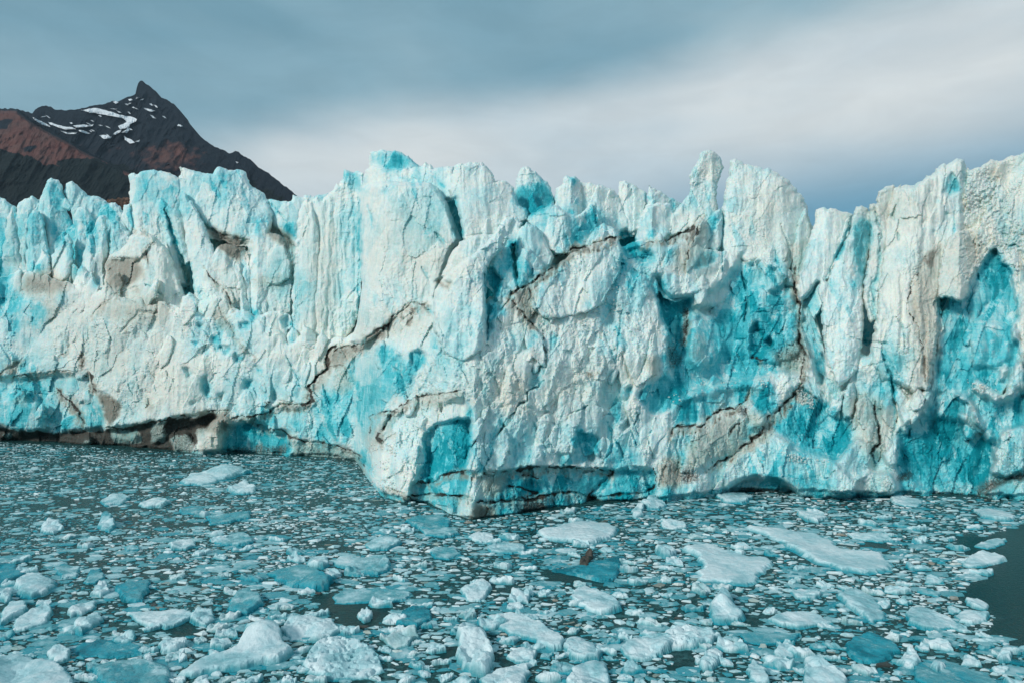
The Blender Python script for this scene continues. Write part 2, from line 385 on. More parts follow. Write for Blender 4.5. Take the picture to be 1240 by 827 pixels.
blue([(455, 226), (470, 222), (480, 232), (474, 244), (458, 240)], .22, 4); blue([(500, 240), (525, 235), (545, 262), (552, 288), (540, 292), (524, 290), (510, 268)], .30, 5)
crack([(445, 248), (449, 262), (452, 278)], 4, .8, 0, .5); crack([(527, 283), (534, 290), (540, 297)], 5, 1, 0, .75); crack([(511, 323), (516, 332), (518, 338)], 4, .7, 0, .7)
crack([(466, 298), (467, 311)], 1.3, .3, .5); carve([(516, 276), (522, 278), (520, 284), (514, 284)], .7, 1, b=.6)
carve([(541, 238), (546, 240), (548, 250), (553, 236), (556, 262), (561, 287), (552, 289), (546, 268)], 1.8, 1, b=.86)
crack([(560, 288), (575, 284), (590, 284)], 2, .3, .3); blue([(556, 306), (572, 300), (588, 287), (592, 284), (575, 300), (560, 308)], .7, 1.5)
crack([(498, 368), (492, 370), (484, 378), (478, 382), (472, 392), (466, 398), (458, 400), (448, 408), (440, 416), (428, 418), (415, 420), (404, 424)], 4.6, 1.5, .95, 0, .8)
crack([(494, 368), (506, 367), (514, 370), (522, 377)], 4.6, 1.4, .9, 0, .6)
crack([(499, 370), (501, 380), (494, 392), (490, 398)], 3, .6, .5, 0, .8)
tan([(400, 424), (432, 418), (430, 435), (415, 445), (400, 446)], .75, 3, 4); tan([(470, 396), (500, 376), (522, 380), (512, 392), (490, 400), (478, 412)], .38, 4, 4)
crack([(398, 424), (397, 440), (394, 446)], 3.6, .8, 1); crack([(432, 418), (430, 432)], 2, .4, .7); crack([(444, 420), (445, 434)], 2, .5, .5, .5)
blue([(452, 430), (460, 415), (468, 418), (480, 428), (495, 432), (505, 450), (500, 470), (480, 480), (462, 488), (440, 495), (436, 465), (446, 445)], .42, 3)
blue([(463, 468), (474, 465), (478, 476), (470, 484), (462, 480)], .55, 2); blue([(458, 418), (466, 420), (470, 432), (456, 434)], .5, 2)
carve([(496, 427), (508, 424), (516, 430), (512, 445), (506, 450), (497, 438)], 1.6, 1, b=.72)
tan([(404, 430), (420, 440), (430, 465), (415, 480), (402, 470)], .45, 4); crack([(400, 444), (412, 442), (420, 446)], 2, .5, .6)
crack([(473, 502), (467, 514), (457, 529), (462, 533)], 6, 1.4, .95, 0, .6); crack([(448, 503), (462, 500), (476, 498), (486, 490), (502, 481), (520, 477), (534, 477), (548, 474), (562, 471)], 3, 1.1, .75, 0, .6)
crack([(510, 482), (512, 494)], 2, .6, .8); crack([(527, 478), (529, 490)], 2, .6, .8)
crack([(449, 505), (449, 520), (444, 530), (450, 550)], 3, .7, .6, 0, .4)
tan([(500, 480), (560, 470), (566, 482), (530, 492), (505, 492)], .5, 3)
carve([(524, 340), (536, 338), (546, 342), (545, 350), (533, 346)], 1.1, 1); tan([(530, 338), (546, 344), (544, 350), (531, 346)], .95, 1.5); dark([(532, 338), (546, 344), (544, 348), (534, 343)], .5, 1)
carve([(516, 369), (523, 372), (523, 378), (516, 376)], 1.6, 1, b=.9)
# --- centre
blue([(588, 326), (595, 323), (604, 334), (611, 352), (625, 362), (605, 360), (592, 348)], .80, 1.2)  # blue tint paints in the shade at this block's lower left
crack([(587, 332), (589, 352), (591, 380), (590, 412)], 7, 1.6, .1, .85)
blue([(592, 352), (604, 360), (610, 375), (612, 388), (600, 385), (596, 400), (591, 410)], .62, 2)
carve([(588, 325), (596, 323), (606, 338), (622, 358), (600, 385), (591, 412), (586, 380)], 2.0, 1.2)
crack([(621, 296), (624, 316), (625, 334), (628, 350)], 7, 1.8, .3, .9); blue([(616, 290), (624, 290), (640, 345), (626, 352), (618, 330)], .62, 2)
blue([(632, 322), (650, 320), (662, 318), (664, 332), (640, 344), (630, 340)], .45, 3)
blue([(682, 262), (700, 264), (712, 252), (722, 268), (712, 286), (696, 298), (682, 303)], .50, 3); blue([(684, 290), (700, 272), (716, 268), (710, 284), (694, 296), (682, 303)], .66, 2)
blue([(688, 256), (694, 252), (697, 258), (690, 264)], .75, 1); crack([(718, 246), (722, 262), (722, 272)], 3, 1, 0, .8)
blue([(622, 232), (636, 222), (648, 222), (664, 226), (672, 244), (656, 258), (640, 260), (628, 252)], .68, 2)
blue([(641, 207), (652, 212), (664, 226), (652, 222)], .5, 1.5); blue([(612, 228), (618, 236), (626, 250), (628, 254)], .8, 1); blue([(692, 214), (702, 220), (694, 224)], .85, 1)
blue([(690, 238), (705, 245), (716, 244), (706, 252), (690, 250)], .42, 2)
carve([(750, 282), (760, 278), (768, 290), (775, 302), (762, 310), (752, 300)], 2.6, 1.2, b=.78); blue([(786, 280), (796, 276), (796, 292), (788, 292)], .6, 1)
blue([(782, 232), (788, 244), (782, 246)], .8, 1)
carve([(752, 305), (770, 302), (790, 306), (796, 316), (780, 322), (764, 312)], 2.2, 1.5, b=.55); blue([(752, 304), (758, 322), (752, 330)], .8, 1)
blue([(748, 328), (756, 322), (774, 330), (778, 345), (766, 358), (758, 350)], .42, 2)
crack([(617, 357), (630, 349), (641, 345), (655, 335), (666, 327), (676, 322)], 4.4, 1.6, 1.0, 0, .8)
crack([(672, 308), (684, 308), (694, 301), (704, 302), (716, 297), (728, 293), (740, 289), (749, 288)], 3.6, 1.2, .9, 0, .9); crack([(676, 322), (680, 312), (690, 306)], 3, .8, .9, 0, .8)
crack([(640, 346), (643, 358), (641, 364)], 2.5, .6, .8); crack([(703, 303), (704, 318), (702, 330)], 2, .9, .5, .6); crack([(674, 322), (673, 340)], 2, .6, .6, .5)
crack([(613, 362), (620, 364), (626, 374), (634, 380), (640, 390), (648, 396)], 4, 1, .75, 0, .9); tan([(622, 352), (650, 340), (642, 368), (652, 388), (640, 390), (624, 370)], .75, 3, 4); tan([(672, 310), (700, 304), (690, 318), (676, 326)], .8, 2)
blue([(606, 370), (614, 376), (614, 386), (604, 380)], .7, 1); crack([(612, 377), (622, 373), (628, 368)], 2, .5, .7)
crack([(657, 399), (658, 412), (659, 426), (662, 436), (658, 448), (657, 461)], 2.8, 1.5, .85, .5)
carve([(668, 402), (673, 404), (674, 414), (668, 425), (667, 414)], 1.6, .8, b=.82)
carve([(641, 403), (648, 398), (647, 412), (640, 422), (635, 424), (640, 412)], 1.2, 1, b=.62)
crack([(657, 461), (651, 469), (640, 472), (637, 484), (628, 490), (621, 500), (610, 514), (602, 530), (596, 546), (588, 560), (582, 574)], 4.5, 2.2, .35, .75)
blue([(612, 500), (618, 506), (606, 524), (598, 545), (588, 562), (580, 574), (574, 572), (588, 545), (600, 518)], .58, 1.5)
carve([(644, 446), (652, 438), (660, 436), (658, 458), (640, 472)], 1.4, 1); blue([(644, 446), (652, 438), (660, 436), (658, 458), (640, 472)], .34, 1)  # the grey shadow in this hollow is painted in as a blue tint
tan([(616, 460), (638, 460), (638, 480), (620, 480)], .5, 4); crack([(706, 452), (716, 453), (728, 450)], 2, .4, .75, 0, .9)
carve([(693, 470), (705, 458), (712, 470), (704, 486), (692, 478)], .8, 2); blue([(693, 470), (705, 458), (712, 470), (704, 480)], .22, 2)
carve([(741, 450), (748, 450), (756, 490), (762, 515), (756, 520), (744, 500), (730, 492), (728, 470)], 1.9, 1.2, .03, 0); blue([(741, 448), (748, 450), (756, 490), (762, 515), (754, 520), (740, 500), (728, 490), (730, 470)], .40, 2)
blue([(738, 365), (746, 372), (745, 400), (736, 398), (722, 392), (728, 386)], .50, 3, 6); carve([(736, 365), (746, 368), (746, 398), (728, 398)], 1.2, 3, 0, 0, 6); blue([(706, 366), (716, 366), (718, 372), (708, 372)], .6, 1)
blue([(705, 346), (735, 338), (748, 330), (740, 350), (715, 356)], .30, 4); crack([(752, 380), (748, 420), (746, 440)], 3, .7, 0, .5)
crack([(730, 402), (738, 418), (745, 440)], 4, .8, 0, .55); crack([(788, 405), (782, 435), (772, 460)], 4, .7, 0, .35)
carve([(756, 485), (757, 470), (765, 466), (762, 480), (758, 491)], 1.8, .8, b=.85)
carve([(772, 480), (784, 466), (800, 456), (815, 462), (820, 480), (812, 497), (800, 501), (786, 500)], 1.4, 1.2, b=.78)
tan([(782, 432), (796, 428), (796, 452), (784, 456)], .6, 3, 5); tan([(752, 440), (770, 436), (772, 465), (756, 466)], .35, 4)
BC2 = [(691, 534), (700, 521), (712, 524), (724, 530), (726, 542), (718, 556), (690, 562), (673, 562), (676, 548), (684, 550), (698, 545)]
carve(BC2, 1.3, 1, b=.80)
BC1 = [(512, 531), (518, 520), (528, 514), (548, 508), (569, 505), (571, 530), (570, 550), (561, 570), (540, 574), (526, 581), (504, 584), (510, 570), (517, 558), (514, 545)]
carve(BC1, 3.0, 1.2, .03, -.02); blue(BC1, .72, 1.5, 2)
blue([(530, 515), (545, 512), (540, 540), (530, 560), (515, 575), (520, 545)], .84, 3)
crack([(524, 520), (536, 524), (546, 530)], 2, .5, .5); crack([(538, 548), (530, 560)], 2, .5, 0, .9)
blue([(566, 480), (570, 480), (571, 505), (566, 502)], .85, 1)
carve([(530, 490), (560, 482), (572, 505), (528, 514)], 1.5, 2, 0, -.05)
# level bands round the foot of the bulge
ft = [(500, 584), (527, 581), (541, 573), (560, 570), (589, 572), (616, 570), (640, 566), (690, 565), (743, 569), (770, 566), (792, 570), (795, 596), (770, 612), (712, 618), (640, 628), (560, 634), (490, 620), (495, 600)]
carve(ft, 2.6, 1.2); blue(ft, .60, 1.5, 2); dark([(500, 600), (560, 600), (560, 632), (490, 620)], .28, 4); blue([(500, 585), (558, 574), (560, 632), (490, 622)], .56, 2)
crack([(504, 584), (527, 582), (540, 574), (559, 570), (589, 572), (616, 570), (640, 566), (660, 565), (690, 565), (721, 567), (743, 570)], 4, 1.2, 1.0, 0, .4)
crack([(499, 601), (515, 598), (532, 598), (562, 600), (577, 607), (599, 608), (608, 605), (640, 606), (660, 600), (680, 595), (702, 597), (712, 600)], 4.4, 1.2, 1.0, 0, .4)
crack([(743, 570), (729, 583), (717, 595), (713, 601)], 4, 1.0, 1.0); crack([(712, 602), (725, 601), (751, 598), (779, 595), (791, 590), (796, 578), (790, 562)], 4, 1.2, 1.0)
dk = [(711, 600), (722, 602), (728, 606), (760, 608), (768, 614), (740, 618), (712, 616)]
carve(dk, 2.5, 1.5); dark(dk, .95, 1.5, 2)
carve([(632, 586), (640, 580), (668, 590), (654, 598), (636, 602)], 1.2, 1.5); crack([(614, 588), (632, 590), (650, 596), (636, 602), (616, 604)], 3.4, .8, .9); crack([(632, 574), (650, 578), (660, 577)], 2.6, .5, .9); dark([(612, 584), (634, 586), (636, 602), (612, 602)], .38, 3, 5)
dark([(634, 608), (660, 606), (668, 618), (664, 630), (620, 632)], .62, 3); tan([(574, 609), (600, 610), (600, 632), (566, 634)], .85, 2, 3); tan([(584, 576), (614, 572), (610, 590), (600, 604), (582, 600)], .65, 3, 4)
blue([(640, 568), (690, 568), (680, 590), (655, 600), (648, 592), (640, 584)], .52, 2); blue([(690, 568), (738, 570), (720, 590), (700, 590)], .66, 2); blue([(735, 575), (770, 572), (785, 585), (770, 593), (728, 598)], .66, 2); blue([(664, 604), (688, 597), (708, 600), (711, 616), (660, 620)], .72, 2)
for x in (672, 690, 702): crack([(x, 600), (x - 2, 614)], 2, .5, 0, .5)
carve([(565, 560), (572, 500), (580, 502), (584, 560), (575, 612), (577, 632), (558, 634), (562, 600)], -1.5, 2, .03, 0); blue([(566, 575), (586, 572), (578, 605), (572, 634), (558, 634), (563, 600)], .22, 1)
s_, k_ = pmask([(565, 560), (585, 560), (578, 600), (574, 634), (556, 636), (561, 600)], 1.2, 2); DARK[s_] *= (1 - .85 * k_)
carve([(488, 545), (512, 545), (500, 590), (496, 606), (484, 600), (478, 560)], -1.6, 1.5, .05, 0); crack([(508, 546), (503, 565), (499, 590)], 2, .8, .5); crack([(502, 530), (498, 542)], 3, .7, .3, .4)
blue([(434, 545), (444, 545), (452, 560), (452, 580), (440, 575)], .55, 3); blue([(441, 558), (450, 566), (446, 578)], .75, 1)
dark([(462, 590), (474, 592), (470, 605), (462, 602)], .55, 2, 5); crack([(470, 590), (485, 595), (500, 604)], 3, .6, .8, 0, .6)
tan([(440, 520), (460, 530), (455, 545), (444, 545)], .4, 3); dark([(444, 536), (452, 538), (452, 552), (444, 548)], .4, 2)
crack([(640, 500), (650, 520), (660, 540), (668, 556)], 2.5, .5, 0, .5); crack([(680, 486), (682, 496), (684, 500)], 3, .6, 0, .8)
blue([(640, 520), (665, 515), (672, 555), (635, 558)], .30, 4); blue([(600, 540), (625, 515), (640, 560), (600, 568)], .26, 5)
for p in ([(690, 500), (704, 496), (712, 490)], [(728, 505), (738, 500), (745, 502)], [(734, 510), (750, 540), (758, 560)], [(772, 500), (766, 520), (770, 540)], [(792, 515), (786, 530), (790, 555)], [(742, 520), (740, 545), (730, 560)], [(776, 492), (768, 515), (774, 528)]): crack(p, 3.4, .9, 0, .55)
blue([(736, 545), (756, 540), (775, 548), (770, 566), (738, 566)], .34, 3)
# --- right of centre: the big blue bowl
tan([(815, 300), (838, 290), (852, 262), (858, 280), (850, 300), (838, 318), (828, 335), (816, 330)], .55, 3, 4)
crack([(800, 294), (812, 290), (822, 283), (834, 280), (842, 275), (846, 265), (852, 260)], 4.4, 1.1, .95, 0, .9); crack([(846, 272), (843, 285), (838, 296)], 5, .6, .75, 0, .8); crack([(775, 300), (786, 294), (796, 292), (804, 294)], 3.4, .9, .9, 0, .8); crack([(836, 295), (832, 312), (829, 328)], 3, .5, .65, 0, .7)
carve([(852, 306), (862, 302), (870, 306), (866, 318), (858, 322), (844, 325), (840, 322)], .6, 1, b=.86)
carve([(812, 286), (822, 282), (824, 286), (814, 292)], 1, 1, b=.8); crack([(802, 322), (810, 312)], 2, .5, 0, .8); carve([(811, 330), (815, 334), (814, 344), (811, 342)], 1, .8, b=.85)
blue([(806, 300), (818, 300), (812, 322), (802, 322)], .42, 2)
crack([(872, 252), (876, 264), (875, 285), (875, 305), (875, 330)], 3.4, 1.2, 0, .9)
blue([(854, 262), (870, 258), (874, 270), (870, 280), (858, 284)], .30, 2)
R1 = [(792, 345), (796, 330), (803, 352), (812, 362), (832, 360), (848, 356), (868, 352), (880, 338), (890, 326), (898, 308), (902, 320), (915, 318), (930, 322), (945, 330), (958, 345), (966, 362), (971, 400), (974, 432), (968, 452), (950, 448), (936, 450), (925, 455), (905, 458), (885, 460), (860, 466), (838, 474), (828, 480), (820, 470), (812, 452), (800, 440), (806, 420), (805, 395), (798, 370)]
carve(R1, 3.2, 1.6, 0, 0, 3); blue(R1, .55, 2, 3)
carve([(792, 345), (800, 340), (812, 365), (835, 360), (830, 378), (826, 400), (827, 425), (818, 445), (805, 438), (806, 420), (805, 395), (798, 370)], 2.0, 1.5, 0, 0, 2)
blue([(792, 345), (800, 340), (812, 365), (835, 360), (830, 378), (826, 400), (827, 425), (818, 445), (805, 438), (806, 420), (805, 395), (798, 370)], .90, 2)
blue([(836, 362), (872, 352), (880, 340), (886, 350), (884, 375), (860, 370), (838, 376)], .12, 3); carve([(836, 350), (884, 330), (884, 360), (868, 372), (838, 372)], -2.2, 3, 0, -.04)
for i in range(3): crack([(845 + i * 6, 362 - i * 3), (858 + i * 5, 358 - i * 5), (872 + i * 3, 345 - i * 6)], 2, .4, 0, .4)
blue([(835, 372), (870, 376), (866, 385), (835, 384)], .35, 3); tan([(836, 366), (865, 368), (866, 378), (836, 378)], .35, 3)
carve([(838, 378), (868, 382), (874, 400), (876, 428), (866, 440), (846, 448), (834, 436), (836, 400)], -2.6, 2, .05, 0); blue([(838, 380), (868, 384), (866, 400), (864, 430), (846, 446), (836, 430)], .40, 3)
blue([(857, 396), (868, 392), (872, 420), (862, 412)], .62, 2); tan([(838, 405), (856, 408), (852, 440), (838, 440)], .25, 3)
blue([(876, 378), (896, 385), (905, 410), (905, 440), (895, 458), (870, 452), (874, 420)], .74, 2); crack([(888, 410), (904, 411), (908, 400)], 2, .5, 0, .9)
blue([(884, 345), (900, 350), (898, 375), (888, 378), (880, 366)], .40, 3); crack([(898, 330), (904, 350), (904, 375), (902, 390)], 7, 1.6, 0, .75)
blk = [(905, 350), (922, 345), (958, 354), (965, 380), (968, 430), (940, 440), (908, 436), (905, 400)]
carve(blk, -1.8, 2, .02, 0); blue(blk, .60, 2, 2)
blue([(925, 322), (955, 318), (958, 345), (932, 352), (924, 340)], .25, 3); carve([(928, 320), (956, 316), (960, 345), (930, 352)], -2.4, 1.5, .06, 0)
carve([(932, 354), (944, 352), (958, 350), (952, 362), (938, 360)], .8, 1, b=.8); blue([(918, 352), (932, 346), (932, 358), (922, 360)], .12, 1)
for y in (370, 378, 390, 400, 418): crack([(908, y), (930, y + 1), (962, y - 2)], 1.8, .35, 0, .8)
carve([(907, 402), (911, 394), (917, 390), (922, 402), (932, 408), (938, 418), (928, 428), (918, 434), (907, 433)], 2.4, 1, b=.88); crack([(908, 432), (920, 434), (930, 436)], 4, 1, .9)
tan([(936, 425), (975, 410), (973, 450), (945, 450)], .55, 4, 5); dark([(950, 424), (974, 415), (974, 440), (958, 442)], .45, 4, 5)
dark([(808, 415), (822, 420), (830, 440), (812, 450), (806, 436)], .45, 4, 5); dark([(826, 370), (833, 372), (833, 410), (824, 425)], .55, 2, 3)
crack([(832, 372), (833, 395), (828, 412), (824, 420)], 4, .5, .8, 0, .5)
blue([(806, 440), (814, 458), (826, 476), (820, 500), (815, 500), (800, 455)], .82, 3); blue([(812, 445), (830, 462), (828, 474), (822, 468)], .9, 2)
crack([(963, 325), (961, 345), (966, 360), (969, 370), (967, 400), (968, 415), (974, 425), (974, 436), (970, 455), (966, 468)], 4.4, 1.4, .8, 0, .8)
crack([(945, 270), (955, 295), (957, 320), (950, 345)], 4, .7, .15, .2, .5); tan([(950, 290), (972, 290), (972, 330), (960, 350), (952, 330)], .5, 3, 4)
# crumbly arch with the blue underside
arch = [(826, 482), (838, 474), (860, 466), (885, 462), (905, 458), (925, 458), (936, 464), (945, 480), (940, 495), (925, 505), (922, 525), (905, 535), (888, 540), (905, 520), (922, 512), (924, 500), (908, 486), (892, 494), (872, 497), (858, 508), (842, 514), (815, 516), (810, 500)]
carve([(810, 470), (850, 462), (905, 452), (940, 460), (975, 462), (1000, 480), (1030, 510), (1040, 600), (800, 606), (800, 520)], -1.4, 4)
blue(arch, .58, 2, 3); carve([(826, 486), (905, 468), (935, 480), (925, 500), (908, 486), (872, 497), (842, 514), (815, 516)], 1.2, 2)
blue([(840, 488), (875, 480), (870, 495), (845, 505)], .74, 2); blue([(905, 470), (940, 478), (938, 500), (922, 496)], .70, 3)
crack([(812, 530), (815, 517), (832, 515), (851, 516), (858, 506), (873, 496), (891, 493), (904, 484), (908, 470)], 5, 1.2, .85, 0, .7)
crack([(881, 528), (884, 520), (893, 514), (902, 508), (904, 495)], 4.4, 1, .8, 0, .8); dark([(886, 492), (906, 486), (904, 505), (890, 502)], .5, 3, 5)
crack([(856, 568), (864, 562), (873, 557), (890, 550), (898, 540), (908, 535), (920, 526), (926, 512), (934, 503), (948, 490), (962, 475), (970, 464)], 5, 1.2, .85, 0, .7)
dark([(908, 520), (930, 515), (925, 526), (910, 534)], .55, 3, 5); dark([(938, 490), (952, 484), (946, 498), (936, 502)], .4, 3, 4)
bei = [(852, 518), (872, 505), (886, 500), (905, 512), (902, 528), (892, 545), (874, 552), (856, 562), (835, 572), (826, 560), (838, 530)]
tan(bei, .60, 3, 4); carve(bei, -1.2, 3); carve([(905, 498), (925, 500), (930, 515), (908, 520)], -1.6, 2); tan([(904, 496), (926, 500), (930, 512), (910, 520)], .5, 3)
for x in (818, 824, 838): crack([(x + 4, 522), (x, 540), (x + 5, 556), (x + 1, 570)], 4, .7, 0, .42)
tan([(796, 555), (826, 552), (828, 590), (800, 592)], .75, 3, 5); dark([(800, 555), (826, 552), (832, 580), (800, 586)], .33, 3, 6)
for x in (801, 812, 823): crack([(x, 560), (x + 1, 585)], 3, .4, .45)
dark([(822, 568), (842, 565), (850, 580), (838, 588), (824, 584)], .5, 4, 6); carve([(822, 570), (842, 568), (848, 582), (828, 586)], .7, 3); blue([(805, 588), (838, 584), (845, 600), (800, 606)], .6, 3)
bd_ = [(955, 476), (970, 466), (985, 478), (1005, 492), (1028, 508), (1034, 530), (1022, 552), (1010, 556), (988, 553), (966, 540), (950, 528), (940, 520), (925, 520), (930, 505), (948, 492)]
blue(bd_, .66, 2, 3); carve(bd_, 1.6, 3); blue([(950, 505), (990, 500), (1025, 530), (1015, 552), (985, 550), (960, 530)], .78, 5, 6); tan([(964, 470), (982, 478), (980, 495), (966, 490)], .2, 3)
crack([(966, 466), (980, 476), (992, 486)], 3, .8, .5, .5)
shelf = [(880, 592), (874, 575), (895, 550), (915, 540), (928, 532), (942, 524), (956, 538), (962, 545), (990, 548), (1012, 560), (1035, 582), (1036, 602), (870, 606)]
carve(shelf, -2.4, 1.4, 0, -.02); blue(shelf, .34, 1.5, 2); s_, k_ = pmask(shelf, 1.5, 2); DARK[s_] *= (1 - k_)
blue([(920, 568), (960, 568), (1000, 578), (1020, 598), (960, 598), (930, 580)], .55, 4); blue([(918, 548), (935, 540), (935, 550), (918, 556)], .5, 2)
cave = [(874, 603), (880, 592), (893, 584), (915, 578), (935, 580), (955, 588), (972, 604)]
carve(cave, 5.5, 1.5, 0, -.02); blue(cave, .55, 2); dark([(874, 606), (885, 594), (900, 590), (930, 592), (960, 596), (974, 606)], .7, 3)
blk2 = [(1002, 585), (1008, 560), (1022, 548), (1030, 538), (1040, 530), (1049, 534), (1054, 552), (1056, 572), (1038, 584), (1034, 600), (1008, 600)]
carve(blk2, -2.2, 1.2, .02, 0); blue(blk2, .18, 1.5)
blk3 = [(1034, 586), (1038, 576), (1056, 570), (1078, 572), (1085, 582), (1087, 590), (1080, 600), (1042, 601), (1035, 596)]
carve(blk3, -3.6, 1.5); blue(blk3, .12, 1.5); tan(blk3, .15, 2); crack([(1033, 598), (1034, 584), (1038, 576)], 2.4, 1.2, .5)
# --- right third
R2 = [(1018, 340), (1019, 341), (1020, 342)]
slit = [(970, 372), (973, 362), (980, 354), (988, 343), (991, 340), (992, 350), (989, 362), (993, 378), (992, 392), (990, 400), (994, 412), (998, 428), (1000, 455), (996, 465), (990, 463), (986, 440), (978, 420), (972, 398)]
carve(slit, 3.4, 1.0); blue(slit, .44, 1.2, 1.5)  # the slit's grey-blue shadow is put into the colour besides the carving
crack([(960, 346), (966, 360), (970, 370)], 3, 1, .8, 0, .6); crack([(996, 415), (1000, 420), (1003, 428)], 2, .4, .8)
blue([(1001, 262), (1008, 264), (1006, 284), (1000, 288)], .3, 2)
for p, wd, bb in (([(1029, 270), (1024, 290), (1014, 310), (1006, 325), (1000, 340)], 7, .62), ([(1064, 285), (1066, 300), (1064, 330), (1058, 345), (1058, 370), (1063, 392)], 7, .62), ([(1060, 250), (1063, 270), (1068, 280), (1066, 295)], 5, .35), ([(1087, 282), (1088, 292)], 4, .75), ([(1084, 268), (1080, 262), (1086, 245)], 3, .35)):
    crack(p, wd, .9, 0, bb)
blue([(1036, 272), (1046, 266), (1056, 272), (1055, 290), (1050, 305), (1047, 330), (1034, 334), (1033, 310), (1034, 290)], .60, 2, 3)
blue([(1042, 320), (1046, 330), (1036, 350), (1030, 350)], .5, 2)
crack([(1056, 335), (1053, 350), (1054, 372), (1058, 388)], 3, .7, 0, .7)
blue([(1150, 212), (1154, 210), (1161, 222), (1160, 232), (1150, 234), (1146, 240), (1143, 230)], .72, 1.5); carve([(1150, 212), (1154, 210), (1161, 222), (1160, 232), (1150, 238), (1143, 233)], 1.0, 1.2)
for q in ([(1145, 258), (1149, 257), (1149, 263)], [(1137, 272), (1141, 273), (1139, 277)], [(1128, 280), (1134, 278), (1131, 285)], [(1125, 230), (1128, 231), (1126, 234)], [(1134, 240), (1138, 242), (1134, 250)]): carve(q, .9, .8, b=.75)
crack([(1155, 255), (1156, 275), (1153, 290)], 3, .5, 0, .5)
wash(BLUE, [(1070, 440, 30, 14), (1040, 425, 20, 12)], .35)
crack([(1033, 411), (1050, 414), (1068, 415), (1078, 416)], 4, .7, 0, .6); crack([(1085, 383), (1094, 398), (1096, 412), (1096, 422)], 3, .9, 0, .7); crack([(1096, 400), (1101, 395), (1106, 392)], 2, .5, 0, .6); crack([(1068, 416), (1070, 434), (1078, 452), (1082, 470)], 3, .8, 0, .7)
crack([(1050, 442), (1062, 440), (1072, 436)], 3, .6, 0, .7); blue([(1072, 444), (1080, 442), (1080, 455), (1074, 456)], .7, 2); blue([(1022, 446), (1038, 444), (1040, 450), (1024, 452)], .5, 2)
tb = [(1108, 325), (1120, 305), (1138, 295), (1144, 300), (1138, 320), (1137, 358), (1137, 380), (1142, 398), (1133, 420), (1130, 450), (1128, 468), (1118, 470), (1112, 440), (1106, 400), (1100, 375), (1104, 345)]
tan(tb, .58, 3, 4); tan([(1120, 305), (1136, 296), (1135, 320), (1128, 330), (1118, 322)], .9, 3, 4); dark([(1118, 318), (1130, 300), (1130, 318), (1120, 330)], .4, 3, 4)
crack([(1120, 310), (1108, 334), (1103, 350), (1099, 365), (1098, 373), (1106, 385), (1113, 400), (1116, 418), (1118, 432), (1122, 448)], 2.2, .9, .9, 0, .4); crack([(1116, 420), (1119, 435), (1120, 455)], 6, .4, .35, 0, .9)
R3 = [(1138, 400), (1136, 362), (1150, 362), (1164, 366), (1173, 360), (1178, 340), (1190, 318), (1204, 302), (1212, 318), (1222, 322), (1226, 345), (1234, 380), (1232, 410), (1238, 440), (1300, 440), (1300, 604), (1092, 604), (1086, 560), (1090, 520), (1112, 500), (1134, 472), (1132, 440), (1142, 420)]
carve(R3, 1.5, 1.4); blue(R3, .62, 1.5, 2)
blue([(1137, 360), (1160, 364), (1163, 374), (1150, 382), (1139, 378)], .93, 2); blue([(1160, 370), (1190, 380), (1228, 392), (1228, 370), (1205, 352), (1180, 372)], .76, 3)
blue([(1190, 325), (1205, 300), (1220, 320), (1212, 340), (1205, 345), (1198, 355)], .80, 3); pal = [(1200, 350), (1212, 344), (1224, 362), (1226, 385), (1208, 384)]
blue(pal, .42, 4, 4); blue([(1165, 378), (1200, 390), (1226, 400), (1225, 420), (1208, 442), (1178, 442), (1172, 415)], .50, 3, 4); carve([(1162, 376), (1200, 390), (1232, 396), (1225, 430), (1208, 446), (1178, 444), (1172, 412)], -1.6, 2)
crack([(1164, 376), (1170, 400), (1176, 420), (1178, 444)], 2.5, .6, 0, .3)
blue([(1140, 442), (1210, 448), (1205, 465), (1150, 470), (1134, 465)], .80, 4)
deep = [(1104, 515), (1116, 508), (1135, 506), (1165, 512), (1188, 518), (1200, 540), (1206, 560), (1190, 585), (1165, 602), (1130, 602), (1100, 575), (1086, 560), (1092, 530)]
carve(deep, 1.8, 3); blue(deep, .84, 5, 6); blue([(1140, 540), (1185, 540), (1190, 570), (1150, 580)], .94, 6); blue([(1105, 582), (1130, 575), (1180, 590), (1180, 604), (1090, 604)], .50, 4, 6)
dark([(1083, 578), (1100, 568), (1106, 578), (1090, 590)], .55, 3, 5); dark([(1180, 588), (1240, 568), (1300, 560), (1300, 580), (1205, 600), (1180, 604)], .5, 4, 6); tan([(1180, 590), (1240, 570), (1240, 590), (1190, 602)], .3, 4)
